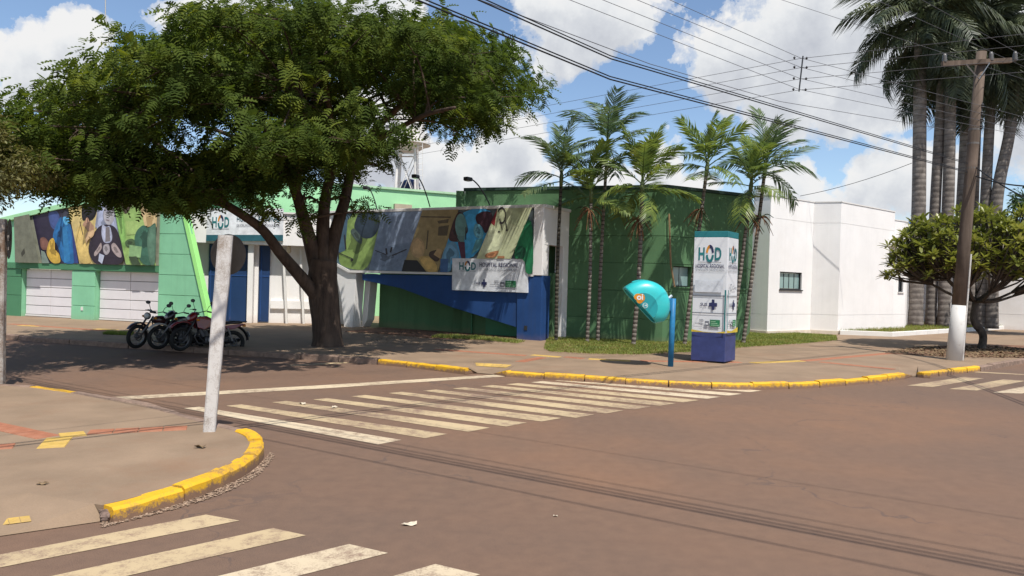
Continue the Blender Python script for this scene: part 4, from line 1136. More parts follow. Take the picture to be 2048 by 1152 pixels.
# ---------------------------------------------------------------- white block with a stepped front
W = [P(1503, 560, 29.3), P(1537, 560, 28.7), P(1624, 560, 30.6), P(1678, 560, 30.2), P(1786, 560, 33.4), P(1812, 560, 34.1), P(1822, 560, 42)]
wb = thing('white_block', 'white rendered block with a stepped sawtooth front and one sliding window', 'building', (W[3].x, W[3].y, 0))
ztw = 5.62
for i, (a, b) in enumerate(zip(W, W[1:])):
    pl = Plane((a.x, a.y), (b.x, b.y)); L_ = pl.L
    zt_ = ztw if i < 4 else 5.25
    win = None
    if i == 1:
        s0, z1_ = pl.sz(1560, 543); s1, z0_ = pl.sz(1603, 580); win = (s0, s1, z0_, z1_)
    if i == 4:
        s0, z1_ = pl.sz(1797, 556); s1, z0_ = pl.sz(1806, 584); win = (s0, s1, z0_, z1_)
    zz = [MAP_Z, .92, 4.76 if i < 4 else 4.35, zt_]
    if win:
        s0, s1, z0_, z1_ = win
        pl.box(MB(), 0, s0, MAP_Z, zt_ - .01, -.3, -.02).build('wall', WHITE, wb); pl.box(MB(), s1, L_, MAP_Z, zt_ - .01, -.3, -.02).build('wall', WHITE, wb)
        pl.box(MB(), s0, s1, MAP_Z, z0_, -.3, -.02).build('wall', WHITE, wb); pl.box(MB(), s0, s1, z1_, zt_ - .01, -.3, -.02).build('wall', WHITE, wb)
        for za, zb2 in zip(zz, zz[1:]):
            if za < z0_ and zb2 > z1_:
                m_ = MB()
                for (p0, p1, q0_, q1_) in ((.004, s0, za + .006, zb2 - .006), (s1, L_ - .004, za + .006, zb2 - .006), (s0, s1, za + .006, z0_), (s0, s1, z1_, zb2 - .006)):
                    pl.box(m_, p0, p1, q0_, q1_, -.02, 0)
                m_.build('wall_panel', WHITE, wb)
            else: pl.box(MB(), .004, L_ - .004, za + .006, zb2 - .006, -.02, 0).build('wall_panel', WHITE, wb)
        wf = MB()
        for (p0, p1, q0_, q1_) in ((s0, s1, z0_, z0_ + .05), (s0, s1, z1_ - .05, z1_), (s0, s0 + .045, z0_ + .05, z1_ - .05), (s1 - .045, s1, z0_ + .05, z1_ - .05)): pl.box(wf, p0, p1, q0_, q1_, -.14, -.06)
        wfr = wf.build('window', GREYM, wb)
        n_ = 4 if i == 1 else 1
        for k in range(n_):
            a_ = s0 + .05 + (s1 - s0 - .1) * k / n_; b_2 = s0 + .05 + (s1 - s0 - .1) * (k + 1) / n_
            pl.box(MB(), a_ + .012, b_2 - .012, z0_ + .055, z1_ - .055, -.12, -.105).build('pane', GLASS if i == 1 else glass_mat('dark_glass', (.03, .035, .04)), wfr)
            if k: pl.box(MB(), a_ - .01, a_ + .01, z0_ + .055, z1_ - .055, -.12, -.085).build('mullion', GREYM, wfr)
        pl.box(MB(), s0 - .04, s1 + .04, z0_ - .045, z0_, -.1, .05).build('sill', GREYM if i == 1 else WHT2, wfr)
    else:
        pl.box(MB(), 0, L_, MAP_Z, zt_ - .01, -.3, -.02).build('wall', WHITE, wb)
        for za, zb2 in zip(zz, zz[1:]): pl.box(MB(), .002, L_ - .002, za + .006, zb2 - .006, -.02, 0).build('wall_panel', WHITE, wb)
    pl.box(MB(), -.02, L_ + .02, zt_ + .001, zt_ + .05, -.32, .02).build('coping', WHT2, wb)
    if i < 4: pl.box(MB(), -.01, L_ + .01, MAP_Z, ZW + .14, 0, .035).build('plinth', M('plinth_cream', (.62, .55, .45), .85, .12, 3, stain=((.4, .26, .16), .6)), wb)
    if i == 3:
        s0, z0_ = pl.sz(1778, 531); s1, z1_ = pl.sz(1783.5, 505)
        pl.box(MB(), s0, s1, z0_, z1_, 0, .012).build('slot_window', GREYM, wb)
        pl.box(MB(), s0 - .05, L_ + .3, z1_ + .28, z1_ + .36, 0, .35).build('canopy', WHT2, wb)
m_ = MB(); m_.prism([(q.x, q.y + .35, ztw - .5) for k, q in enumerate(W[:5])] + [(W[6].x, W[6].y, ztw - .5), (W[0].x, W[6].y, ztw - .5)], (0, 0, .1)); m_.build('roof', MATS['roof_grey'], wb)
MB().tube([P(1820, 690, 36.5) * 1 + Vector((0, 0, 0)), P(1824, 500, 36.5)], .05, 8).build('downpipe', M('pipe_grey', (.35, .35, .37), .6), wb)

# planted bed with a white kerb and the boundary wall behind it
bed = [W[3] + Vector((.05, -.12, 0)), G(1785, 664.5, .3), G(2015, 651.5, .3), G(2120, 647, .3)]
wk = thing('planter_kerb', 'low white kerb edging the raised grass bed under the royal palms', 'kerb', (bed[0].x, bed[0].y, 0))
for a, b in zip(bed, bed[1:]):
    pl = Plane((a.x, a.y), (b.x, b.y)); n_ = max(1, int(pl.L / 1.2))
    for k in range(n_): pl.box(MB(), pl.L * k / n_ + .006, pl.L * (k + 1) / n_ - .006, MAP_Z, .30 + random.uniform(-.006, .006), -.16, 0).build('kerb_block', WHT2, wk, bevel=.015)
bp_ = [Vector((q.x, q.y + .1, 0)) for q in bed] + [Vector((32, 45, 0)), Vector((W[5].x, 45, 0)), Vector((W[4].x, W[4].y - .05, 0))]
m_ = MB(); m_.prism([(q.x, q.y, 0) for q in bp_], (0, 0, .27)); struct('bed_soil', m_, SOIL)
blades('bed_grass', bp_, 16000, .16, GRASS, 'short grass in the raised bed round the royal palm trunks', .27)
bw = plane_uy(1818, 41.5, 2200, 37.0)
bwo = thing('boundary_wall', 'plain white boundary wall behind the royal palm trunks', 'wall', bw.pt(0, 0))
bw.box(MB(), 0, bw.L, 0, 3.3, -.2, 0).build('wall', WHITE, bwo)
bw.box(MB(), 0, bw.L, .95, .97, 0, .006).build('joint_strip', WHT2, bwo); bw.box(MB(), -.03, bw.L, 3.3, 3.38, -.24, .04).build('coping', WHT2, bwo)
# far shed with a blue arched roof
fp = plane_uy(1795, 58, 2040, 54)
fs_ = thing('blue_roof_shed', 'distant shed with a curved blue metal roof behind the palms', 'building', fp.pt(0, 0))
zr0, zr1 = fp.sz(1850, 456)[1], fp.sz(1850, 433)[1]
fp.box(MB(), 0, fp.L, 0, zr0 - .02, -10, 0).build('wall', M('shed_beige', (.45, .40, .34), .85), fs_)
RB = M('roof_blue', (.02, .10, .33), .45, .1, 2, .05, 30, metal=.1)
NR = 14
for k in range(NR):
    s0, s1 = fp.L * k / NR + .02, fp.L * (k + 1) / NR - .02; m_ = MB(); vs = []
    for j in range(9):
        a = math.pi * j / 8; o = 5.2 * math.cos(a) - 5; z = zr0 + (zr1 - zr0) * math.sin(a)
        vs += [fp.pt(s0, z, o), fp.pt(s1, z, o)]
    m_.add(vs, [[2 * j, 2 * j + 1, 2 * j + 3, 2 * j + 2] for j in range(8)]); m_.build('roof_sheet', RB, fs_)
    MB().tube([fp.pt(s1 + .02, zr0 + (zr1 - zr0) * math.sin(math.pi * j / 8) + .02, 5.2 * math.cos(math.pi * j / 8) - 5) for j in range(9)], .05, 5).build('roof_seam', M('seam_pale', (.4, .5, .6), .5), fs_)
# small far roof between hall and green block
fr_ = thing('far_house', 'small brown gabled roof far behind the pale green hall', 'building', P(905, 560, 60))
a, b, c_ = P(888, 402, 60), P(935, 400, 60), P(918, 389, 60)
m_ = MB(); m_.prism([a, b, c_], (0, 6, 0)); m_.build('roof', M('roof_brown', (.15, .11, .09), .85), fr_)
m_ = MB(); m_.prism([(a.x, a.y + .3, 0), (b.x - .2, b.y + .3, 0), (b.x - .2, b.y + .3, b.z), (a.x + .2, a.y + .3, a.z)], (0, 5, 0)); m_.build('wall', MATS['shed_beige'], fr_)

# ================================================================== street furniture
OLDWHITE = worn_paint('weathered_white_wood', (.64, .61, .58), (.27, .22, .18), .455, 6)
BRONZE = M('sign_back', (.030, .025, .022), .7, .3, 4, .05, 50)
PALEM = M('bracket_pale', (.5, .46, .42), .6, .1, 10, .05)
def sign_post(base, top, w0, w1, disc, label, disc_r, mat, dl):
    b_, t_ = Vector(base), Vector(top)
    o = thing('sign_post', label, 'sign post', b_)
    m_ = MB(); vs = []
    d = (t_ - b_)
    for k in range(9):
        f = k / 8; c = b_ + d * f; w = (w0 + (w1 - w0) * f) / 2 * (1 + random.uniform(-.03, .03)); j = random.uniform(-.004, .004)
        ch = w * .22
        ring = [(-w + ch, -w), (w - ch, -w), (w, -w + ch), (w, w - ch), (w - ch, w), (-w + ch, w), (-w, w - ch), (-w, -w + ch)]
        R = Matrix.Rotation(.28, 2)
        vs += [c + Vector((*(R @ Vector(q)), 0)) + Vector((j, 0, 0)) for q in ring]
    fs = [[i * 8 + k, i * 8 + (k + 1) % 8, (i + 1) * 8 + (k + 1) % 8, (i + 1) * 8 + k] for i in range(8) for k in range(8)]
    fs += [list(range(8))[::-1], [64 + k for k in range(8)]]
    m_.add(vs, fs); m_.build('post', mat, o)
    c = Vector(disc); n = Vector(dl).normalized()
    m_ = MB(); a = n.cross(Vector((0, 0, 1))).normalized(); u_ = a.cross(n)
    ring = [c + a * (disc_r * math.cos(2 * math.pi * k / 36)) + u_ * (disc_r * math.sin(2 * math.pi * k / 36)) for k in range(36)]
    m_.prism(ring, n * .004); dk = m_.build('sign_disc', BRONZE, o)
    m_ = MB(); m_.box(c - n * .03 + Vector((.02, 0, -.15)), (.06, .05, .05)); m_.build('bracket', PALEM, dk)
    m_ = MB(); m_.box(c - n * .03 + Vector((.03, 0, .02)), (.02, .03, .09)); m_.build('bolt', PALEM, dk)
pb = G(418, 862, ZW); pt_ = P(452, 471, pb.y + .05)
sign_post(pb - Vector((0, 0, .1)), pt_, .125, .155, P(456, 509, pb.y + .12), 'leaning white wooden post carrying a round sign seen from behind', .235, OLDWHITE, (.25, .95, 0))
pb2 = G(-3, 768, ZW)
PEEL = worn_paint('peeling_brown_wood', (.45, .42, .38), (.16, .10, .065), .50, 6)
sign_post(pb2 - Vector((0, 0, .1)), P(3, 438, pb2.y), .15, .13, P(18, 478, pb2.y + .12), 'peeling wooden post at the pavement edge with a round sign behind it', .31, PEEL, (.75, .66, 0))

# ---- payphone
def curve_px(l, n=3):
    pts = [P(u, v, G(1341, 733, ZW).y) for u, v in l]; q = [pts[0]] + pts + [pts[-1]]; out = []
    for i in range(1, len(q) - 2):
        for k in range(n):
            t = k / n; a, b, c, d = q[i - 1], q[i], q[i + 1], q[i + 2]
            out.append(.5 * ((2 * b) + (c - a) * t + (2 * a - 5 * b + 4 * c - d) * t * t + (3 * b - a - 3 * c + d) * t ** 3))
    return out + [pts[-1]]
TQ = M('phone_turquoise', (.025, .44, .45), .35, .07, 3, .03, 40, spec=.5, coat=.3)
TQ2 = M('phone_turquoise_panel', (.010, .27, .30), .4, .07, 3, .03, 40, spec=.5)
TQL = M('phone_rim', (.10, .55, .55), .4, .05)
PBL = M('phone_post_blue', (.02, .17, .36), .5, .2, 6, .08, 40, stain=((.03, .06, .09), .5))
phb = G(1341, 733, ZW)
py = phb.y
phn = thing('payphone', 'turquoise hooded payphone on a blue post by the crossing', 'payphone', phb)
MB().tube([phb, phb.lerp(P(1346.5, 597, py), .5), P(1346.5, 597, py)], .062, 14).build('post', PBL, phn, smooth=True)
A_, B_ = P(1248.5, 577, py), P(1310, 645, py)
Cc = (A_ + B_) / 2; ax = (A_ - B_) / 2
nn_ = Vector((-ax.z, 0, ax.x)); nn_ = nn_ if nn_.x > 0 else -nn_
R0 = ax.length; nn_ = nn_.normalized() * (R0 * 1.06)
m_ = MB(); NA, NT = 31, 29; vs, fs = [], []
PROF = curve_px([(1248.5, 577), (1262, 568), (1280, 562.5), (1297, 563), (1313, 569), (1326, 580), (1334, 596), (1336, 612), (1333, 628), (1325, 640), (1310, 645)])
def hood(phi, t, k=1.0):
    g = max(0, 1 - abs(t) ** 3.6) ** (1 / 3.6)
    q = PROF[min(NA - 1, round(phi / math.pi * (NA - 1)))]
    return Cc + (q - Cc) * (g * k) + Vector((0, .36 * t, 0))
for i in range(NA):
    for j in range(NT): vs.append(hood(math.pi * i / (NA - 1), -math.cos(math.pi * j / (NT - 1))))
for i in range(NA - 1):
    for j in range(NT - 1): fs.append([i * NT + j, i * NT + j + 1, (i + 1) * NT + j + 1, (i + 1) * NT + j])
m_.add(vs, fs); sh = m_.build('hood', TQ, phn, smooth=True)
so = sh.modifiers.new('wall', 'SOLIDIFY'); so.thickness = .02
rim = [hood(0, -math.cos(math.pi * j / 24)) for j in range(25)] + [hood(math.pi, math.cos(math.pi * j / 24)) for j in range(25)]
MB().tube(rim + [rim[0]], .016, 6, cap=False).build('rim', TQL, sh, smooth=True)
m_ = MB(); vs, fs = [], []
for i in range(4, NA - 1):
    for j in range(7):
        t = -.62 + .78 * j / 6; e = 1.06 if 0 < j < 6 else .985
        vs.append(hood(math.pi * i / (NA - 1), t, e))
for i in range(NA - 6):
    for j in range(6): fs.append([i * 7 + j, i * 7 + j + 1, (i + 1) * 7 + j + 1, (i + 1) * 7 + j])
m_.v = []; m_.add([Vector((p.x, p.y + .30, p.z)) for p in vs], fs); m_.build('ridge', TQ, sh, smooth=True)
FPl = Plane((A_.x - 1, py - .372), (A_.x + 3, py - .372))
ear = []
for k in range(17):
    a = math.pi * k / 16; c = Cc - ax * .06
    ear.append(((c + ax * (.62 * math.cos(a)) + nn_ * (.56 * math.sin(a)) - Vector((A_.x - 1, 0, 0))).x, (c + ax * (.62 * math.cos(a)) + nn_ * (.56 * math.sin(a))).z))
FPl.prism(MB(), [(Vector((a, b)) + (Vector((a, b)) - Vector(ear[8])) * .03)[:] for a, b in ear], -.04, .004).build('side_rim', TQL, sh)
FPl.prism(MB(), ear, -.02, .012).build('side_panel', TQ2, sh)
p = Print(FPl, (1240, 560), (1340, 560), (1340, 650), (1240, 650), .012)
OR = ink('phone_orange', (.62, .24, .015))
p.uell(1278, 594, 8.5, 7, OR); p.uell(1281, 601, 6.5, 6, OR); p.uell(1285, 595.5, 6.5, 8, OR)
q0 = p.uv(1275, 600); q1 = p.uv(1288, 588); p.text('oi', *q0, *q1, INKW, .03)
p.uell(1291.5, 611, 5.4, 5.4, ink('ring_white', (.65, .75, .75))); p.uell(1291.5, 611, 4.5, 4.5, TQ2)
q0 = p.uv(1288.3, 613); q1 = p.uv(1294.7, 608.6); p.text('14', *q0, *q1, INKW, .02)
p.build('hood_print', sh)
m_ = MB(); m_.box(P(1333, 609, py), (.14, .30, .30)); m_.build('phone_box', PBL, phn, bevel=.02)
m_ = MB(); m_.box(P(1322, 612, py) , (.10, .24, .36)); m_.build('telephone', M('phone_grey', (.12, .14, .16), .5), phn, bevel=.02)
MB().tube([P(1336, 598, py), P(1344, 591, py)], .03, 8).build('cap', INKW, phn)

# ---- totem
t0, t1, t2 = P(1381.5, 720, 17.5), P(1449, 720, 17.15), P(1470, 720, 17.75)
t3 = t0 + (t2 - t1)
zt0, zt1 = ZW + .035, 3.26
tot = thing('totem_sign', 'tall white pylon sign with teal top, indigo foot and hospital logos', 'sign', ((t0.x + t2.x) / 2, (t0.y + t2.y) / 2, ZW))
TW = M('totem_panel', (.66, .67, .69), .42, .05, 1.5, .03, 30, spec=.45)
m_ = MB(); m_.prism([(q.x, q.y, zt0 + .68) for q in (t0, t1, t2, t3)], (0, 0, zt1 - .15 - zt0 - .68)); m_.build('body', TW, tot, bevel=.008)
m_ = MB(); m_.prism([(q.x, q.y, zt0) for q in (t0, t1, t2, t3)], (0, 0, .675)); m_.build('foot_panel', INDIGO, tot, bevel=.008)
m_ = MB(); m_.prism([(q.x, q.y, zt1 - .147) for q in (t0, t1, t2, t3)], (0, 0, .147)); m_.build('top_band', M('totem_teal', (.02, .17, .19), .4, .08), tot, bevel=.008)
m_ = MB(); c = (t0 + t2) / 2; m_.box((c.x, c.y, ZW + .01), (.5, .5, .06)); m_.build('base_plinth', GREYM, tot)
for (a, b, nm) in ((t0, t1, 0), (t1, t2, 1)):
    pl = Plane((a.x, a.y), (b.x, b.y)); L_ = pl.L
    p = Print(pl, (1400, 500), (1440, 500), (1440, 600), (1400, 600), .002)
    p.q = [(0, zt1), (L_, zt1), (L_, zt0), (0, zt0)]
    hcd(p, .14, .775, .82, .875)
    p.text('HOSPITAL REGIONAL', .07, .715, .92, .745, NAVY, .012); p.text('DE CIRURGIAS DA GRANDE DOURADOS', .07, .690, .92, .704, GREYP)
    p.rect(.0, .500, .955, .507, GREYP); p.rect(0, .366, .955, .373, GREYP)
    logo_row(p, .24, .395, .74, .475, 1); logo_row(p, .10, .262, .84, .325, 2)
    if nm == 1: p.arc(.27, .57, .09, .03, .025, .008, 0, 360, GREYP, 18); p.text('Ger', .40, .555, .78, .585, GREYP)
    else: p.rect(.06, .53, .90, .62, ink('panel_patch', (.60, .62, .66)))
    p.poly([(0, .222), (0, .24), (.35, .226), (.7, .222), (1, .236), (1, .222)] if nm == 0 else [(0, .222), (0, .245), (.4, .232), (1, .262), (1, .222)], GOLD)
    p.rect(.955, .235, 1.0, .55, TEAL) if nm == 0 else p.rect(0, .25, .05, .55, TEAL)
    p.build('totem_print', tot)

# ---- utility pole
ub = G(1908, 720, ZW); uy = ub.y; ut = P(1963, 104, uy)
WOOD = bark_mat('pole_wood', (.075, .056, .044), (.165, .125, .098), 6, (1, 1, .08), .5)
PWH = worn_paint('pole_whitewash', (.66, .64, .61), (.32, .24, .18), .42, 6)
up_ = thing('utility_pole', 'leaning brown wooden utility pole with a whitewashed foot', 'utility pole', ub)
ud = ut - ub
def upt(k, dx=0, dy=0, dz=0): return ub + ud * k + Vector((dx, dy, dz))
kw_ = 1.5 / ud.z
MB().tube([upt(kw_ * .96), upt(.4), upt(.7), upt(1.0)], [.168, .155, .14, .125], 16).build('shaft', WOOD, up_, smooth=True)
MB().tube([upt(-.02), upt(kw_ * .5), upt(kw_)], [.205, .188, .174], 16).build('white_foot', PWH, up_, smooth=True)
for k in (.30, .37, .48, .56, .62, .70, .745): MB().tube([upt(k), upt(k + .006)], .163 - .03 * k, 14).build('steel_band', M('steel_dull', (.14, .13, .12), .6, .2), up_)
MB().tube([upt(-.01, .215, -.03), upt(.345, .17, -.05)], .028, 8).build('riser_pipe', OLDWHITE, up_); MB().tube([upt(-.01, .265, .03), upt(.345, .22, .02)], .026, 8).build('riser_pipe', GREYM, up_)
ca = P(1884, 128, uy - .16); cb = P(2022, 121, uy - .16)
m_ = MB(); d = (cb - ca); R = Matrix.Rotation(-math.atan2(d.z, d.x), 3, 'Y'); m_.box((ca + cb) / 2, (d.length, .10, .13), rot=R); m_.build('crossarm', WOOD, up_)
for f in (.33, .67): MB().tube([ca.lerp(cb, f) + Vector((0, -.06, -.05)), P(1958, 158, uy - .14)], .015, 5).build('brace', ALU, up_)
CER = M('insulator_ceramic', (.13, .125, .12), .3, .1)
ins_tops = []
for (u, v) in ((1889, 113), (1982, 110), (2030, 109)):
    c = P(u, v + 10, uy - .16); m_ = MB()
    m_.lathe(c, [(.03, -.05)] + [(r, z) for k in range(4) for r, z in ((.075 - .006 * k, .0 + .05 * k), (.045, .025 + .05 * k))] + [(.03, .22)], 12); m_.build('insulator', CER, up_, smooth=True); ins_tops.append(c + Vector((0, 0, .22)))
rk = P(1963, 232, uy - .1); MB().tube([P(1964, 205, uy - .1), P(1961, 258, uy - .1)], .02, 6).build('rack', GREYM, up_)
rack = []
for (u, v) in ((1964, 212), (1963, 227), (1962, 241), (1961, 254)):
    c = P(u, v, uy - .1); m_ = MB(); m_.lathe(c, [(.03, -.06), (.055, -.03), (.03, 0), (.055, .03), (.03, .06)], 10); m_.build('spool_insulator', GREYM, up_); rack.append(c)

# ---- wires
WIRE = M('cable_black', (.012, .012, .014), .6, .1); WIREG = M('cable_grey', (.10, .10, .11), .5, .1)
def wire(pts, r, label, sag=0.0, mat=WIRE, group='overhead lines'):
    pts = [Vector(p) for p in pts]; out = []
    for a, b in zip(pts, pts[1:]):
        n = max(8, int((b - a).length / 1.2))
        for i in range(n): k = i / n; out.append(a.lerp(b, k) - Vector((0, 0, sag * 4 * k * (1 - k))))
    out.append(pts[-1])
    m_ = MB().tube(out, r, 5)
    return tag(m_.build('overhead_cable', mat, smooth=True, origin=out[len(out) // 2]), label, 'cable', group)
def ext_pt(a, b, d): a, b = Vector(a), Vector(b); return b + (b - a).normalized() * d
# telephone bundle: pole -> over the corner -> behind the camera
ep = P(1935, 345, uy - .2)
LB = 'thick black telephone cable sweeping from the big shade tree to the utility pole'
for k, (dz, r, sg) in enumerate(((0, .011, .16), (.04, .009, .13), (.29, .010, .15), (.33, .008, .10))):
    a = Vector((-1.49 - 8, 7.45 - 8.1, 5.05 + dz * .9)); b = Vector((-1.49, 7.45, 4.93 + dz)); c = Vector((1.30, 10.24, 4.80 + dz)); e = ep + Vector((0, 0, dz * .8))
    wire([a, b, c, e], r, LB, 0 if k else 0, group='telephone bundle'); 
_w = [P(960, 0, 9.3), P(1300, 128, 12.2), P(1560, 203, 15.3), P(1935, 266, uy - .2)]
wire([ext_pt(_w[1], _w[0], 14)] + _w, .006, 'thin single wire above the telephone bundle', 0, WIREG)
# low-voltage four from the pole rack over the crossing point
XR = [(1601, 116), (1601, 134.5), (1600, 157), (1599, 179)]
XY = 16.6
XP = [P(u, v, XY) for u, v in XR]
for k in range(4):
    far = P([1340, 1275, 1206, 1140][k], 0, [14.2, 13.7, 13.2, 12.7][k])
    wire([ext_pt(XP[k], far, 14), far, XP[k], rack[k], ext_pt(XP[k], rack[k], 26)], .0055, 'one of the four low-voltage wires ending at the utility pole rack', 0, WIREG, 'low-voltage wires to the pole')
for k in range(4):
    r_ = P(2048, [68, 91, 119, 144][k], 14.2); l_ = P(946, [239, 256, 272, 290][k], 24.5)
    wire([ext_pt(XP[k], r_, 14), r_, XP[k] + Vector((0, .04, 0)), l_, ext_pt(XP[k], l_, 40)], .0055, 'one of the four wires crossing in front of the royal palms', 0, WIREG, 'wires along the hospital street')
sp_ = thing('line_spacer', 'slim vertical spacer where the two sets of wires cross', 'line spacer', XP[3])
MB().tube([P(1606, 112, XY), P(1598, 183, XY)], .016, 6).build('rod', GREYM, sp_)
for q in XP:
    for sx in (-.14, .14): m_ = MB(); m_.lathe(q + Vector((sx, 0, 0)), [(.01, -.03), (.03, 0), (.01, .03)], 8); m_.build('clip', GREYM, sp_)
sp2 = thing('line_spacer', 'slim vertical spacer on the wires beside the shade tree crown', 'line spacer', P(908, 300, 25.2))
MB().tube([P(908, 240, 25.2), P(907, 302, 25.2)], .02, 6).build('rod', M('spacer_pale', (.5, .5, .48), .6), sp2)
for k in range(3):
    a = P([1540, 1740, 1830][k], [-8, -6, -8][k], 16.5)
    wire([ext_pt(ins_tops[k], a, 14), a, ins_tops[k], ext_pt(a, ins_tops[k], 28)], .005, 'high-voltage wire carried on the crossarm of the utility pole', 0, WIREG, 'high-voltage wires')
wire([P(1824, 326, uy + 8), P(1600, 392, 30.5)], .011, 'service cable dropping to the roof of the white block', .12)
for k in range(2): wire([upt(.60 + .03 * k, .1), P(2048, 372 + 22 * k, uy - 3), P(2300, 470 + 40 * k, uy - 9)], .018, 'cable dropping from the utility pole past the dark tree', .05, group='cables leaving the pole')
# cables over the near street, passing above the camera: their shadows cross the junction
base_a, base_b = Vector((-12.9, 13.0, 0)), Vector((12.2, -2.5, 0))
dirn = (base_b - base_a).normalized(); nrm = Vector((-dirn.y, dirn.x, 0))
for k, (off, z, r) in enumerate(((0, 6.5, .019), (.05, 6.62, .015), (.10, 6.8, .013), (-.40, 6.45, .011), (.22, 7.0, .009), (1.2, 7.6, .006))):
    sh_ = nrm * off
    wire([base_a - dirn * 22 + sh_ + Vector((0, 0, z + .3)), base_a + sh_ + Vector((0, 0, z)), base_b + sh_ + Vector((0, 0, z)), base_b + dirn * 22 + sh_ + Vector((0, 0, z + .3))], r, 'cable strung over the near street above the crossing', 0, group='cables over the near street')
tw = P(212, 10, 15)
wire([P(211, -60, 15), P(211, 30, 15), P(214, 55, 15), P(222, 66, 15)], .012, 'loose pale cable end hanging above the shade tree', 0, M('cable_pale', (.5, .5, .5), .6))

# ---- water tower
wy = 60.0
wt_ = thing('water_tower', 'white steel water tower on braced legs behind the pale green hall', 'water tower', (P(818, 560, wy).x, wy, 0))
WST = M('tower_white', (.72, .70, .68), .6, .06, .8, .05, 30, stain=((.42, .30, .2), .5))
tc_ = P(816, 300, wy); cx_, cy_ = tc_.x, tc_.y
zf = lambda v: P(816, v, wy).z
MB().lathe((cx_, cy_, 0), [(1.30, zf(285)), (1.33, zf(284)), (1.33, zf(222)), (1.2, zf(219)), (.2, zf(213))], 32).build('tank', WST, wt_, smooth=False)
MB().lathe((cx_, cy_, 0), [(.75, zf(304)), (1.45, zf(293)), (1.85, zf(290)), (1.85, zf(286)), (1.2, zf(285.5))], 32).build('gallery', WST, wt_)
for vv in (262, 274): MB().torus((cx_, cy_, zf(vv)), 1.8, .03, 'z', 32, 6).build('rail', WST, wt_)
for k in range(14):
    a = 2 * math.pi * k / 14; q = Vector((cx_ + 1.8 * math.cos(a), cy_ + 1.8 * math.sin(a), 0)); MB().tube([q + Vector((0, 0, zf(287))), q + Vector((0, 0, zf(262)))], .022, 5).build('baluster', WST, wt_)
legs = []
for sx in (-1, 1):
    for sy in (-1, 1):
        a = Vector((cx_ + sx * 1.15, cy_ + sy * 1.15, 0)); b = Vector((cx_ + sx * .68, cy_ + sy * .68, zf(298))); legs.append((a, b, sx, sy)); MB().tube([a, b], [.13, .11], 8).build('leg', WST, wt_)
for (i, j) in ((0, 2), (1, 3), (0, 1), (2, 3)):
    (a, b), (c, d) = legs[i][:2], legs[j][:2]
    for (f0, f1) in ((.12, .42), (.42, .66), (.66, .96)):
        MB().tube([a.lerp(b, f0), c.lerp(d, f1)], .04, 5).build('brace', WST, wt_); MB().tube([c.lerp(d, f0), a.lerp(b, f1)], .04, 5).build('brace', WST, wt_)
        MB().tube([a.lerp(b, f1), c.lerp(d, f1)], .06, 5).build('girt', WST, wt_)
for sx in (0, .42):
    MB().tube([Vector((cx_ + 1.35 + sx, cy_ - 1.0, 0)), Vector((cx_ + .95 + sx * .9, cy_ - 1.2, zf(286)))], .03, 5).build('ladder_rail', WST, wt_)
for k in range(22):
    f = (k + 6) / 28; x = cx_ + 1.35 - .40 * f; MB().tube([Vector((x, cy_ - 1.0 - .2 * f, zf(286) * f)), Vector((x + .4, cy_ - 1.0 - .2 * f, zf(286) * f))], .02, 5).build('ladder_rung', WST, wt_)
for (u, v) in ((776, 253), (822, 255), (862, 261)):
    c = P(u, v, wy - 1.7); m_ = MB(); m_.box(c, (.28, .2, .2)); m_.build('floodlight', GREYM, wt_)
bt = thing('blue_water_tank', 'dark blue round water tank behind the tower legs', 'tank', (P(815, 560, 63).x, 63, 0))
zb3 = lambda v: P(815, v, 63).z
m_ = MB().lathe((P(815, 560, 63).x, 63, 0), [(.85, 0), (.9, zb3(392)), (.88, zb3(372)), (.84, zb3(366)), (.5, zb3(361)), (.2, zb3(358.5))], 24); m_.build('tank', M('tank_blue', (.015, .03, .10), .4, .15), bt, smooth=False)
MB().torus((P(815, 560, 63).x, 63, zb3(376)), .9, .03, 'z', 24, 5).build('rib', MATS['tank_blue'], bt)

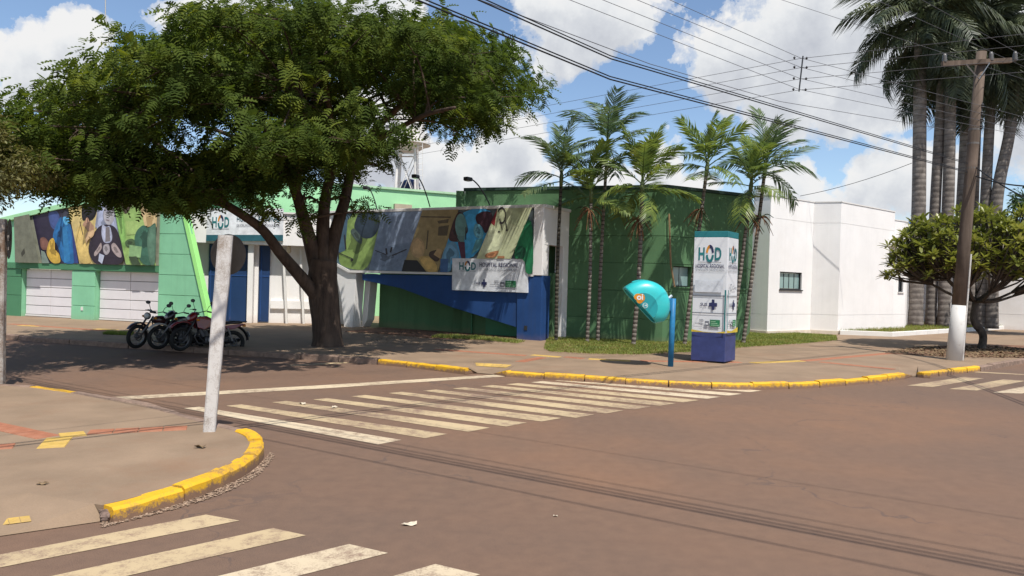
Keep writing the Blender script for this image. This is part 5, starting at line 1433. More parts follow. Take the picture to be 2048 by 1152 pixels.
# ================================================================== motorcycles
TYRE = M('tyre_rubber', (.018, .018, .018), .85, .2, 12, .2, 60); CHROME = M('chrome', (.15, .15, .155), .4, .1, 10, 0, 50, metal=.8); ENG = M('engine_grey', (.09, .09, .095), .45, .2, 14, .1, 60, metal=.5); BLK = M('plastic_black', (.016, .016, .018), .45, .15, 6, .05, 60); SEAT = M('seat_vinyl', (.02, .02, .021), .55, .15, 8, .1, 70); HLG = glass_mat('headlight_glass', (.45, .47, .46), .1); REDG = M('tail_lens', (.30, .01, .01), .25, .05); AMB = M('turn_lens', (.55, .20, .01), .3, .05)
def motorcycle(label, pos, heading, lean, steer, paint, trim, trail, hl):
    r = thing('motorcycle', label, 'motorcycle', (pos[0], pos[1], 0), 'motorcycles parked at the kerb')
    r.scale = (.93, .93, .93); r.rotation_mode = 'ZYX'; r.rotation_euler = (math.radians(-lean), 0, heading)
    B = lambda mb, name, mat, par=r, **k: mb.build(name, mat, par, local=True, **k)
    wr = .31; fx, rx = .68, -.64
    pivot = Vector((.40, 0, .80)); axis = Vector((-.40, 0, .92)).normalized()
    S = Matrix.Translation(pivot) @ Matrix.Rotation(math.radians(steer), 4, axis) @ Matrix.Translation(-pivot)
    def wheel(x, xf, name):
        m_ = MB().torus((x, 0, wr), wr - .045, .048 if x > 0 else .056, 'y', 30, 8, flat=1.05)
        if xf: m_.xf(S)
        t = B(m_, name, TYRE, smooth=True)
        m_ = MB().torus((x, 0, wr), wr - .085, .014, 'y', 30, 6, flat=1.6)
        if xf: m_.xf(S)
        B(m_, 'rim', CHROME, t, smooth=True)
        m_ = MB()
        for k in range(18):
            a = 2 * math.pi * k / 18; b = a + (.5 if k % 2 else -.5); s_ = .03 if k % 4 < 2 else -.03
            m_.tube([(x + .045 * math.cos(b), s_, wr + .045 * math.sin(b)), (x + (wr - .09) * math.cos(a), 0, wr + (wr - .09) * math.sin(a))], .0035, 4)
        if xf: m_.xf(S)
        B(m_, 'spokes', CHROME, t)
        m_ = MB().tube([(x, -.07, wr), (x, -.04, wr), (x, .04, wr), (x, .07, wr)], [.03, .055, .055, .03], 12)
        m_.torus((x, .055, wr), .09, .012, 'y', 20, 5)
        if xf: m_.xf(S)
        B(m_, 'hub', ENG, t)
    wheel(fx, True, 'front_wheel'); wheel(rx, False, 'rear_wheel')
    for sy in (-1, 1):
        m_ = MB().tube([(fx, .085 * sy, wr), (.52, .085 * sy, .62), (.40, .085 * sy, .88)], [.026, .027, .02], 8).xf(S); B(m_, 'fork_leg', CHROME if not trail else ENG, smooth=True)
        if trail: m_ = MB().tube([(.63, .088 * sy, .42), (.50, .088 * sy, .68)], .032, 8).xf(S); B(m_, 'fork_gaiter', BLK)
    fz = .60 if trail else .37
    m_ = MB(); secs = []
    for k in range(9):
        a = math.radians(25 + 125 * k / 8) if not trail else math.radians(35 + 95 * k / 8)
        R_ = fz - .0 if not trail else wr + .13
        cz = wr if not trail else wr + .02
        secs.append((fx + R_ * math.cos(a), cz + R_ * math.sin(a)))
    vs = []
    for (x, z) in secs: vs += [(x, -.065, z - .03), (x, -.05, z), (x, .05, z), (x, .065, z - .03)]
    m_.add(vs, [[4 * k + j, 4 * k + j + 1, 4 * k + 5 + j, 4 * k + 4 + j] for k in range(8) for j in range(3)]).xf(S); fo = B(m_, 'front_fender', trim if not trail else paint, smooth=True)
    fo.modifiers.new('thick', 'SOLIDIFY').thickness = .006
    bw_, bz = (.39, 1.08) if trail else (.35, 1.02)
    m_ = MB().tube([(.20, -bw_, bz - .01), (.24, -.22, bz + .01), (.36, -.09, bz - .06), (.36, .09, bz - .06), (.24, .22, bz + .01), (.20, bw_, bz - .01)], .012, 8).xf(S); hb = B(m_, 'handlebar', CHROME if not trail else BLK, smooth=True)
    for sy in (-1, 1):
        m_ = MB().tube([(.205, sy * (bw_ - .13), bz - .006), (.20, sy * (bw_ + .005), bz - .01)], .019, 8).xf(S); B(m_, 'grip', BLK, hb)
        m_ = MB().tube([(.26, sy * (bw_ - .12), bz + .0), (.31, sy * (bw_ - .02), bz - .015)], .008, 6).xf(S); B(m_, 'lever', CHROME, hb)
        mz = bz + (.20 if trail else .17)
        m_ = MB().tube([(.25, sy * (bw_ - .14), bz + .01), (.26, sy * (bw_ - .08), bz + .12), (.23, sy * (bw_ + .0), mz)], .007, 6).xf(S); st = B(m_, 'mirror_stalk', BLK, hb)
        m_ = MB(); 
        ring = [(.225, sy * (bw_ + .01) + .075 * math.cos(2 * math.pi * k / 16), mz + .02 + .047 * math.sin(2 * math.pi * k / 16)) for k in range(16)]
        m_.prism(ring, (.03, 0, 0)).xf(S); mi_ = B(m_, 'mirror', BLK, r, bevel=.006)
    m_ = MB()
    if hl == 'round': m_.loft([(.44, 0, .86, .05, .05), (.47, 0, .86, .085, .085), (.53, 0, .86, .095, .095)], 18, p=2.0)
    else: m_.loft([(.36, 0, .92, .07, .10), (.46, 0, .90, .12, .12), (.55, 0, .85, .10, .085), (.58, 0, .83, .07, .05)], 14, p=2.4)
    m_.xf(S); hs = B(m_, 'headlight', CHROME if hl == 'round' else paint, smooth=True)
    m_ = MB().loft([(.531, 0, .86, .085, .085), (.55, 0, .86, .05, .05)] if hl == 'round' else [(.56, 0, .85, .085, .055), (.592, 0, .84, .05, .03)], 16, p=2.0).xf(S); B(m_, 'lens', HLG, hs, smooth=True)
    m_ = MB().box((.36, 0, .98), (.07, .17, .05)).xf(S); B(m_, 'instrument_panel', BLK, bevel=.012)
    for sy in (-1, 1):
        m_ = MB().tube([(.42, .1 * sy, .84), (.43, .19 * sy, .84)], .008, 5).xf(S); q = B(m_, 'turn_signal', BLK)
        m_ = MB().loft([(.39, .205 * sy, .84, .02, .025), (.43, .205 * sy, .84, .03, .03), (.47, .205 * sy, .84, .018, .02)], 10).xf(S); B(m_, 'amber_lens', AMB, q, smooth=True)
    # frame
    m_ = MB()
    m_.tube([(.37, 0, .80), (.30, 0, .72), (.10, 0, .64), (-.25, 0, .60), (-.62, 0, .72)], .022, 8)
    m_.tube([(.35, 0, .76), (.26, .03, .42), (.10, .06, .24), (-.22, .06, .25), (-.28, .05, .60)], .017, 8); m_.tube([(.10, -.06, .24), (-.22, -.06, .25), (-.28, -.05, .60)], .017, 8)
    m_.tube([(-.22, .07, .34), (rx, .08, wr)], .02, 8); m_.tube([(-.22, -.07, .34), (rx, -.08, wr)], .02, 8)
    B(m_, 'frame', BLK, smooth=True)
    for sy in (-1, 1): m_ = MB().tube([(rx + .05, .1 * sy, wr + .03), (-.44, .1 * sy, .68)], .028, 8); B(m_, 'shock_absorber', CHROME)
    # engine
    m_ = MB(); m_.loft([(-.20, 0, .34, .10, .10), (-.05, 0, .33, .13, .12), (.10, 0, .33, .10, .10)], 14, p=3)
    en = B(m_, 'engine', ENG, smooth=True)
    for k in range(7): m_ = MB().box((.10 + .018 * k, 0, .44 + .026 * k), (.15, .17 - .006 * k, .010), rot=Matrix.Rotation(.55, 3, 'Y')); B(m_, 'cooling_fin', ENG, en)
    m_ = MB().tube([(.14, 0, .42), (.24, 0, .58)], .055, 12); B(m_, 'cylinder', ENG, en)
    m_ = MB().tube([(-.03, .12, .33), (-.03, .155, .33)], [.10, .085], 18); B(m_, 'clutch_cover', CHROME, en)
    m_ = MB().tube([(.27, -.05, .52), (.33, -.08, .40), (.22, -.11, .24), (-.1, -.13, .22), (-.3, -.14, .26)], .019, 8); B(m_, 'exhaust_pipe', CHROME, smooth=True)
    m_ = MB().tube([(-.28, -.14, .255), (-.34, -.15, .27), (-.85, -.16, .40 if trail else .33), (-.88, -.16, .41 if trail else .335)], [.02, .043, .05, .03], 12); B(m_, 'silencer', CHROME if not trail else BLK, smooth=True)
    # tank, seat, tail
    tz = .80 if trail else .77
    B(MB().loft([(.33, 0, tz + .03, .04, .04), (.27, 0, tz + .03, .11, .09), (.12, 0, tz + .03, .145, .12), (-.04, 0, tz - .01, .125, .10), (-.16, 0, tz - .06, .075, .05)], 16, p=2.6), 'fuel_tank', paint, smooth=True)
    if trail:
        for sy in (-1, 1):
            m_ = MB().prism([(.40, .13 * sy, .86), (.30, .15 * sy, .92), (.02, .15 * sy, .84), (-.02, .14 * sy, .70), (.16, .13 * sy, .58), (.34, .13 * sy, .62)], (0, .02 * sy, 0)); B(m_, 'tank_shroud', paint, bevel=.012)
    else:
        for sy in (-1, 1):
            m_ = MB().prism([(.22, .146 * sy, .82), (.10, .150 * sy, .86), (-.06, .142 * sy, .80), (.05, .146 * sy, .78)], (0, .006 * sy, 0)); B(m_, 'tank_graphic', trim)
    sz_ = .80 if trail else .765
    B(MB().loft([(-.06, 0, sz_ - .01, .09, .03), (-.14, 0, sz_, .12, .045), (-.35, 0, sz_ - .015, .145, .045), (-.55, 0, sz_ + .035, .13, .05), (-.78, 0, sz_ + .06, .09, .04), (-.84, 0, sz_ + .06, .05, .02)], 14, p=3), 'seat', SEAT, smooth=True)
    for sy in (-1, 1):
        m_ = MB().prism([(-.10, .10 * sy, .70), (-.34, .12 * sy, .70), (-.42, .12 * sy, .60), (-.22, .11 * sy, .46), (-.10, .10 * sy, .52)], (0, .02 * sy, 0)); B(m_, 'side_cover', trim, bevel=.012)
        m_ = MB().prism([(-.36, .10 * sy, .73), (-.84, .07 * sy, .83), (-.88, .06 * sy, .80), (-.62, .09 * sy, .66), (-.42, .11 * sy, .64)], (0, .015 * sy, 0)); B(m_, 'tail_cowl', paint, bevel=.01)
        m_ = MB().tube([(-.40, .14 * sy, .76), (-.62, .15 * sy, .84), (-.92, .12 * sy, .89), (-.96, .03 * sy, .89)], .012, 6); B(m_, 'grab_rail', CHROME, smooth=True)
        m_ = MB().tube([(-.84, .07 * sy, .76), (-.85, .17 * sy, .76)], .007, 5); q = B(m_, 'turn_signal', BLK); B(MB().loft([(-.88, .185 * sy, .76, .018, .02), (-.85, .185 * sy, .76, .028, .028), (-.81, .185 * sy, .76, .016, .018)], 10), 'amber_lens', AMB, q, smooth=True)
        m_ = MB().tube([(-.02, .10 * sy, .28), (-.02, .25 * sy, .28)], .013, 6); B(m_, 'foot_peg', BLK); m_ = MB().tube([(-.36, .09 * sy, .36), (-.40, .22 * sy, .38)], .011, 6); B(m_, 'foot_peg', BLK)
    m_ = MB().box((-.90, 0, .79), (.05, .13, .07)); B(m_, 'tail_light', REDG, bevel=.012)
    vs = []; m_ = MB()
    for k in range(8):
        a = math.radians(75 + 100 * k / 7); R_ = wr + .09; x, z = rx + R_ * math.cos(a), wr + .06 + R_ * math.sin(a)
        vs += [(x, -.08, z - .035), (x, -.06, z), (x, .06, z), (x, .08, z - .035)]
    m_.add(vs, [[4 * k + j, 4 * k + j + 1, 4 * k + 5 + j, 4 * k + 4 + j] for k in range(7) for j in range(3)]); q = B(m_, 'rear_fender', BLK, smooth=True); q.modifiers.new('thick', 'SOLIDIFY').thickness = .006
    m_ = MB().box((-1.03, 0, .56), (.012, .19, .15), rot=Matrix.Rotation(.45, 3, 'Y')); B(m_, 'licence_plate', M('plate_grey', (.35, .35, .36), .5), r)
    m_ = MB().tube([(-.08, .09, .26), (-.16, .24, .05)], .012, 6); B(m_, 'kickstand', BLK)
    m_ = MB().prism([(-.16, .09, .46), (-.64, .10, .42), (-.64, .10, .36), (-.16, .09, .40)], (0, .02, 0)); B(m_, 'chain_guard', BLK)
    return r
CAR = lambda n, c: M('paint_' + n, c, .3, .06, 3, 0, 50, spec=.5, coat=.5)
hd = math.radians(-137)
motorcycle('dark maroon street motorcycle with a round headlight, outermost of the three', (-8.45, 17.6), math.radians(-132), 11, 24, CAR('maroon', (.045, .012, .014)), CAR('maroon_dark', (.03, .012, .014)), False, 'round')
motorcycle('black motorcycle with pale side graphics between the maroon and the red one', (-7.92, 17.62), hd, 10, 20, CAR('black', (.012, .012, .014)), M('graphic_pale', (.45, .44, .40), .4, .1), False, 'fairing')
motorcycle('red trail motorcycle with high fender parked behind the leaning white post', (-7.32, 17.5), math.radians(-139), 9, 20, CAR('red', (.16, .010, .012)), CAR('red_dark', (.07, .010, .012)), True, 'fairing')

# scraps on the road
PAP = M('paper_scrap', (.55, .47, .36), .8, .2, 20)
for (u, v, s_, l) in ((818, 1050, .09, 'crumpled yellowish paper scrap on the road before the near crossing'), (1110, 1033, .03, 'tiny pale scrap on the road near the cable shadow'), (605, 809, .10, 'flattened pale wrapper on the road by the stop line'), (668, 816, .08, 'white wrapper on the road beside the first crossing bar'), (84, 969, .07, 'dark dry leaf lying on the near pavement'), (400, 896, .10, 'curled brown strip on the near pavement by the kerb')):
    c = G(u, v, ZW if u in (84, 400) else 0); m_ = MB(); vs = []
    for i in range(4):
        for j in range(4): vs.append((c.x + s_ * (i / 3 - .5) + random.uniform(-.2, .2) * s_, c.y + s_ * .7 * (j / 3 - .5), c.z + .004 + random.uniform(0, .35) * s_))
    m_.add(vs, [[i * 4 + j, i * 4 + j + 1, i * 4 + j + 5, i * 4 + j + 4] for i in range(3) for j in range(3)])
    tag(m_.build('litter_scrap', LITTER if u in (84, 400) else PAP, origin=c), l, 'litter')

# ================================================================== trees
def frond_template(pairs, L, pl, pw, droop):
    """small feathery leaf: rachis along +x bending down, flat pinnae left and right"""
    V, Q = [], []
    for i in range(pairs):
        t = (i + .6) / pairs; x = L * t; z = -droop * L * t * t
        ln = pl * (math.sin(math.pi * (.12 + .82 * t)) ** .6)
        for s in (-1, 1):
            b = len(V); fx = .45 * ln
            V += [(x - pw, 0, z), (x + pw, 0, z), (x + fx + pw * .6, s * ln, z - .16 * ln), (x + fx - pw * .8, s * ln, z - .16 * ln)]
            Q.append((b, b + 1, b + 2, b + 3))
    return np.array(V), np.array(Q)
def scatter(tmpl, pos, dirs, ups, scale):
    """copies of a template with x along dirs"""
    V, Q = tmpl
    x = dirs / np.linalg.norm(dirs, axis=1, keepdims=True)
    y = np.cross(ups, x); y /= np.linalg.norm(y, axis=1, keepdims=True) + 1e-9
    z = np.cross(x, y)
    R = np.stack([x, y, z], 2) * scale[:, None, None]
    W = np.einsum('nij,vj->nvi', R, V) + pos[:, None, :]
    n, k = len(pos), len(V)
    F_ = (Q[None] + (np.arange(n) * k)[:, None, None]).reshape(-1, Q.shape[1])
    return W.reshape(-1, 3), F_
def curve(pts, n=14):
    """Catmull-Rom through the points"""
    pts = [Vector(p) for p in pts]; q = [pts[0]] + pts + [pts[-1]]; out = []
    for i in range(1, len(q) - 2):
        for k in range(n):
            t = k / n; a, b, c, d = q[i - 1], q[i], q[i + 1], q[i + 2]
            out.append(.5 * ((2 * b) + (c - a) * t + (2 * a - 5 * b + 4 * c - d) * t * t + (3 * b - a - 3 * c + d) * t ** 3))
    out.append(pts[-1]); return out
def inside(poly, x, y):
    c = False; j = len(poly) - 1
    for i in range(len(poly)):
        if (poly[i][1] > y) != (poly[j][1] > y) and x < (poly[j][0] - poly[i][0]) * (y - poly[i][1]) / (poly[j][1] - poly[i][1]) + poly[i][0]: c = not c
        j = i
    return c

# ---------------------------------------------------------------- the big shade tree
TB = G(655, 692, ZW)
tree = thing('shade_tree', 'broad spreading shade tree with feathery leaves standing before the entrance', 'tree', TB)
BARK = bark_mat('tree_bark', (.035, .026, .022), (.115, .08, .06), 7, (1, 1, .22), .8)
ty = TB.y
limbs = []
def limb(px_pts, r0, r1, n=8):
    pts = curve([P(u, v, Y + (-2.2 * max(0, min(1.1, (600 - u) / 550)) if u < 600 else 0)) for u, v, Y in px_pts], 6)
    r0 *= .86
    rad = [r0 + (r1 - r0) * (i / (len(pts) - 1)) ** .8 for i in range(len(pts))]
    limbs.append((pts, rad)); return pts, rad
tm = MB()
tr = curve([TB - Vector((0, 0, .15)), P(655, 680, ty), P(652, 640, ty), P(648, 600, ty), P(645, 560, ty), P(648, 520, ty)], 5)
rr = [.56, .50, .455, .42, .40, .385, .375, .37, .37, .365, .365, .365, .37, .375, .38, .385, .385, .38, .38, .37, .37, .37, .36, .35, .34, .33]
tm.tube(tr, rr[:len(tr)] + [.38] * max(0, len(tr) - len(rr)), 14)
for a, r0, r1 in (([(640, 600, ty - .1), (600, 552, ty - .5), (560, 505, ty - .8), (520, 455, ty - 1.1), (440, 402, ty - 1.6), (375, 365, ty - 2.0), (290, 320, ty - 2.2), (190, 270, ty - 2.2)], .22, .04),
                  ([(640, 560, ty), (625, 500, ty), (608, 440, ty - .3), (592, 385, ty - .8), (565, 320, ty - 1.2), (520, 240, ty - 1.6), (480, 170, ty - 1.8)], .27, .05),
                  ([(648, 530, ty), (646, 450, ty + .2), (652, 390, ty + .2), (665, 320, ty), (660, 230, ty - 1), (640, 120, ty - 2)], .25, .05),
                  ([(655, 540, ty), (672, 460, ty + .3), (690, 400, ty + .5), (702, 345, ty + .6), (728, 290, ty + .4), (780, 230, ty), (860, 175, ty - .5), (960, 150, ty - .8)], .23, .045),
                  ([(690, 400, ty + .5), (705, 330, ty + 1.5), (700, 260, ty + 3), (690, 180, ty + 4.5)], .16, .04),
                  ([(592, 385, ty - .8), (560, 330, ty + .8), (480, 280, ty + 2.5), (380, 240, ty + 4)], .15, .04),
                  ([(592, 385, ty - .8), (600, 300, ty - 2), (610, 240, ty - 3), (605, 200, ty - 3.6)], .14, .04),
                  ([(728, 290, ty + .4), (790, 260, ty - 1.5), (850, 230, ty - 3), (910, 215, ty - 4)], .11, .03),
                  ([(440, 402, ty - 1.6), (380, 340, ty - 2), (310, 285, ty - 2.4), (240, 225, ty - 2.6)], .12, .03),
                  ([(375, 365, ty - 2), (300, 345, ty - .5), (200, 320, ty + .5), (110, 290, ty + 1)], .09, .03)):
    pts, rad = limb(a, r0, r1); tm.tube(pts, rad, 10)
nodes = [(p, r) for pts, rad in limbs for p, r in list(zip(pts, rad))[len(pts) // 3:]]
# leaf pads: an umbrella roof, a thinner lower storey and hanging skirts
sil = [(-70, 285), (0, 270), (40, 225), (95, 200), (240, 155), (285, 120), (335, 85), (430, 45), (560, 25), (700, 40), (880, 50), (935, 75), (975, 120), (1015, 150), (1030, 175), (1000, 190),
       (930, 195), (930, 250), (880, 255), (850, 215), (790, 215), (760, 255), (770, 320), (700, 310), (660, 290), (610, 295), (560, 330), (450, 355), (330, 385), (240, 375), (150, 360), (90, 330), (40, 290), (-70, 290)]
gaps = [(820, 275, 62, 52), (410, 262, 78, 34), (300, 300, 30, 18), (735, 172, 40, 26), (480, 262, 20, 22)]
pads = []
shift = lambda u: -3.2 * max(0, min(1.1, (655 - u) / 600)) if u < 655 else 0.0
def ok(p, strict=True):
    u, v = px(p)
    if strict and not inside(sil, u, v): return False
    for (gu, gv, a, b) in gaps:
        if ((u - gu) / (a + 38)) ** 2 + ((v - gv) / (b + 30)) ** 2 < 1: return False
    return True
cxm, cym, am, bm_ = -4.95, 18.2, 6.1, 4.8
edge_z = lambda X: 4.75 + .245 * (X + 10.8)
cy_at = lambda X: cym + .42 * (X - cxm)
tries = 0
while len(pads) < 235 and tries < 9000:
    tries += 1
    x, y = random.uniform(-1, 1), random.uniform(-1, 1); r2 = x * x + y * y
    if r2 > 1: continue
    X = cxm + am * x; Y_ = cy_at(X) + bm_ * y
    edge = edge_z(X)
    z = edge + 3.0 * (1 - r2) ** .62 + random.uniform(-.25, .25) + .35 * math.sin(X * 1.7 + Y_) * math.cos(Y_ * 1.3)
    p = Vector((X, Y_, z))
    if not ok(p): continue
    if any((p - q[0]).length < .78 for q in pads): continue
    pads.append((p, .85, .22, 1.0))
top_n = len(pads)
tries = 0
while len(pads) < top_n + 120 and tries < 9000:
    tries += 1
    x, y = random.uniform(-.95, .95), random.uniform(-.95, .95); r2 = x * x + y * y
    if r2 > .95: continue
    X = cxm + am * x; Y_ = cy_at(X) + bm_ * y
    edge = edge_z(X)
    z = edge + 3.0 * (1 - r2) ** .62 - random.uniform(1.0, 2.4)
    p = Vector((X, Y_, z))
    if not ok(p) or any((p - q[0]).length < .8 for q in pads): continue
    pads.append((p, .85, .28, .7))
for (u, v, dy, s, d) in ((925, 262, -2, .6, 1), (900, 225, -2.4, .8, 1), (955, 215, -2, .6, 1), (870, 200, -2, .8, 1), (820, 172, 0, .6, 1), (735, 222, 1, .5, 1), (735, 285, .5, .6, .8), (745, 322, .8, .35, .6), (715, 335, .6, .55, .7), (690, 300, 0, .7, .8), (775, 340, 1, .3, .4),
                         (655, 405, -.6, .5, .35), (705, 395, .2, .5, .35), (735, 415, .2, .45, .3), (600, 405, -.9, .35, .25), (560, 430, -1.2, .4, .3), (520, 420, -1.2, .35, .25), (555, 268, -5.2, .55, 1.1), (590, 290, -5, .5, 1), (530, 285, -5, .5, 1), (565, 300, -5, .4, .9),
                         (100, 380, -1, .45, .8), (60, 330, 0, .8, 1), (130, 345, -2, .8, 1), (190, 350, 1, .8, 1), (250, 365, -2.5, .8, 1), (310, 380, -2, .7, 1), (370, 385, -1.8, .6, .9), (350, 345, 1, .8, 1), (420, 345, 0, .8, 1), (480, 345, -2, .7, .9), (500, 320, 1.5, .8, 1), (540, 330, -.5, .7, .9),
                         (280, 330, 2, .9, 1), (210, 300, 0, .9, 1), (150, 290, 2, .9, 1), (610, 330, .8, .7, .8), (660, 350, 1.2, .6, .6), (330, 400, -1.9, .4, .6), (470, 370, -1.5, .45, .6), (30, 265, -1, .7, 1), (120, 240, -3, .8, 1)):
    pads.append((P(u, v, ty + dy + shift(u)), s * (1 + .05 * shift(u)), .30, d))
random.seed(77)
tries = 0; c0_ = len(pads)
skirt = [(40, 300), (150, 275), (300, 300), (420, 315), (560, 285), (640, 260), (640, 320), (560, 345), (450, 365), (330, 385), (200, 365), (90, 345)]
while len(pads) < c0_ + 75 and tries < 4000:
    tries += 1
    u, v = random.uniform(30, 650), random.uniform(255, 390)
    if not inside(skirt, u, v): continue
    p = P(u, v, ty + shift(u) + random.uniform(-2.2, 2.6))
    if any((p - q[0]).length < .6 for q in pads) or not ok(p, False): continue
    pads.append((p, .72, .3, .9))
tl = frond_template(5, .24, .075, .018, .5)
POS, DIR, UPS, SC = [], [], [], []
for (p, s, flat, dens) in pads:
    ox, oy = (p.x - cxm) / am, (p.y - cy_at(p.x)) / bm_; ol = math.hypot(ox, oy) + 1e-6; tilt = min(1.0, ol)
    od = np.array([ox / ol, oy / ol, 0.0])
    for k in range(max(3, int(21 * dens * (s / .9) ** 1.5 * random.uniform(.8, 1.2)))):      # sprays of leaves at the twig ends
        a, rad = random.uniform(0, 6.283), s * 1.08 * math.sqrt(random.random())
        c = np.array([p.x + rad * math.cos(a), p.y + rad * math.sin(a), p.z + random.uniform(-.7, 1.0) * flat * 1.3 - .2 * (rad / s) ** 2 * s])
        sd_v = np.array([math.cos(a), math.sin(a), random.uniform(-.4, .3)]) + od * .5 * tilt; sd_v /= np.linalg.norm(sd_v)
        n = random.randint(9, 17)
        t = rng.uniform(-.1, .42, n)
        POS.append(c + sd_v * t[:, None] + rng.normal(0, .085, (n, 3)))
        dd = sd_v + rng.normal(0, .62, (n, 3)); dd[:, 2] -= .18 + .3 * tilt
        DIR.append(dd); UPS.append(np.stack([rng.normal(0, .45, n), rng.normal(0, .45, n), np.ones(n)], 1) + od * (.65 * tilt)); SC.append(rng.uniform(.6, 1.3, n))
W_, F_ = scatter(tl, np.concatenate(POS), np.concatenate(DIR), np.concatenate(UPS), np.concatenate(SC))
LEAF = leaf_mat('shade_tree_leaf', [(.034, .056, .013), (.056, .084, .017), (.084, .114, .021), (.165, .185, .026)], .6, .38, .8, 3.2, .08)
big_mesh('crown', W_, F_, LEAF, tree)
for (p, s, flat, dens) in pads:
    q, r = min(nodes, key=lambda nr: (nr[0] - p).length + (1.2 if nr[0].z > p.z else 0))
    e = p + Vector((0, 0, -.12)); mid = q.lerp(e, .5) + Vector((random.uniform(-.2, .2), random.uniform(-.2, .2), random.uniform(.05, .35)))
    pts = curve([q, mid, e], 4); r0 = min(r * .6, .05)
    tm.tube(pts, [r0 + (.012 - r0) * i / (len(pts) - 1) for i in range(len(pts))], 5, cap=False)
    for k in range(3):
        a = random.uniform(0, 6.28); tm.tube([e, e + Vector((math.cos(a) * s * .7, math.sin(a) * s * .7, .02))], [.012, .004], 4, cap=False)
tm.build('trunk', BARK, tree, smooth=True)

# ---------------------------------------------------------------- brownish tree at the left edge
bt_ = G(-210, 830, ZW)
t2_ = thing('brown_leaf_tree', 'tree with small olive-brown leaves reaching in over the peeling post', 'tree', bt_)
BR_LEAF = leaf_mat('brown_leaf', [(.06, .060, .018), (.10, .098, .028), (.15, .135, .04), (.12, .15, .04)], 1.2, .25, .6, 7)
cen = P(-150, 320, 11.5)
m_ = MB(); tp = curve([bt_, bt_ + Vector((.1, .1, 1.4)), cen + Vector((0, 0, -.9)), cen], 5); m_.tube(tp, [.16 - .1 * i / (len(tp) - 1) for i in range(len(tp))], 9)
V5, Q5 = np.array([(0, 0, 0), (.5, .22, .02), (1, 0, -.06), (.5, -.22, .02)]) * .085, np.array([(0, 1, 2, 3)])
pp = []
while len(pp) < 60:
    a = Vector((random.uniform(-1, 1), random.uniform(-1, 1), random.uniform(-.8, .9)))
    if a.length > 1: continue
    q = cen + Vector((a.x * 1.75, a.y * 1.6, a.z * .95))
    u, v = px(q)
    if u > 88 or (u > -20 and (v < 262 or v > 405)): continue
    pp.append(q)
POS, DIR = [], []
for q in pp:
    n = 420; d = rng.normal(0, 1, (n, 3)); d /= np.linalg.norm(d, axis=1, keepdims=True)
    POS.append(np.array(q) + d * (rng.random((n, 1)) ** .4) * np.array([.42, .42, .26])); DIR.append(d + rng.normal(0, .5, (n, 3)) + np.array([0, 0, -.3]))
    m_.tube([tp[-1 - random.randint(0, 4)], q], [.03, .008], 5, cap=False)
W_, F_ = scatter((V5, Q5), np.concatenate(POS), np.concatenate(DIR), np.tile([[.1, .1, 1.0]], (len(pp) * 420, 1)) + rng.normal(0, .5, (len(pp) * 420, 3)), rng.uniform(.6, 1.2, len(pp) * 420))
big_mesh('crown', W_, F_, BR_LEAF, t2_); m_.build('trunk', BARK, t2_, smooth=True)

# ---------------------------------------------------------------- palms
def palm_frond(L, pairs, ll, lw, bend, vdrop, ragged=0.0, plume=False):
    """rachis along +x that arches down; narrow folded leaflets"""
    V, Fc = [], []
    R = []
    for i in range(15):
        t = i / 14; R.append(Vector((L * (t - .22 * bend * t * t * t), 0, -bend * L * .55 * t * t)))
    m_ = MB().tube(R, [.022 * (1 - .85 * i / 14) * (L / 2) + .003 for i in range(15)], 5, cap=False)
    def rp(t):
        k = min(13, int(t * 14)); return R[k].lerp(R[k + 1], t * 14 - k), (R[k + 1] - R[k]).normalized()
    for i in range(pairs):
        t = .14 + .85 * (i + .5) / pairs; p, d = rp(min(.999, t))
        ln = ll * (math.sin(math.pi * (.10 + .80 * t)) ** .7)
        for s in (-1, 1):
            if random.random() < ragged: continue
            up_a = random.uniform(-.15, .45) if plume else random.uniform(.05, .25)
            side = Vector((0, s, 0)); upv = Vector((0, 0, 1))
            dr = (d * random.uniform(.55, .8) + side * .8 + upv * up_a).normalized(); l_ = ln * random.uniform(.85, 1.1)
            w = d * (lw * .5)
            a = p; b = p + dr * (l_ * .5) + Vector((0, 0, -vdrop * l_ * .10)); c = p + dr * (l_ * .97) + Vector((0, 0, -vdrop * l_ * random.uniform(.35, .6)))
            m_.add([a - w * .5, a + w * .5, b + w, b - w, c], [[0, 1, 2, 3], [3, 2, 4]])
    return m_
def frond_meshes(n, mat, *args, **kw):
    out = []
    for _ in range(n):
        m_ = palm_frond(*args, **kw); me = bpy.data.meshes.new('frond'); me.from_pydata(m_.v, [], m_.f); me.materials.append(mat); me.update(); out.append(me)
    return out
def put_frond(me, parent, loc, az, pitch, roll, sc):
    o = bpy.data.objects.new('frond', me); COL.objects.link(o); o.parent = parent
    o.location = loc; o.rotation_mode = 'XYZ'; o.rotation_euler = (roll, -pitch, az); o.scale = (sc, sc, sc)
PLEAF = leaf_mat('palm_leaf', [(.055, .090, .034), (.105, .155, .042), (.185, .24, .055), (.30, .33, .085)], 1.0, .35, .42, 4)
PLEAFD = leaf_mat('palm_leaf_dark', [(.042, .075, .04), (.085, .13, .055), (.16, .20, .08)], 1.0, .3, .45, 4)
small = frond_meshes(4, PLEAF, 1.6, 34, .60, .06, .35, .6, ragged=.12) + frond_meshes(3, PLEAF, 1.5, 32, .58, .06, .85, 1.1, ragged=.2)
smalld = frond_meshes(4, PLEAFD, 1.65, 32, .58, .055, .3, .6, ragged=.18) + frond_meshes(3, PLEAFD, 1.5, 32, .55, .055, .9, 1.2, ragged=.25)
ringed = bark_mat('ringed_stem', (.10, .085, .07), (.26, .23, .20), 9, (1, 1, 1), .5, ring=2.4)
darkst = bark_mat('dark_stem', (.03, .028, .022), (.10, .09, .07), 9, (1, 1, 1), .5, ring=2.4)
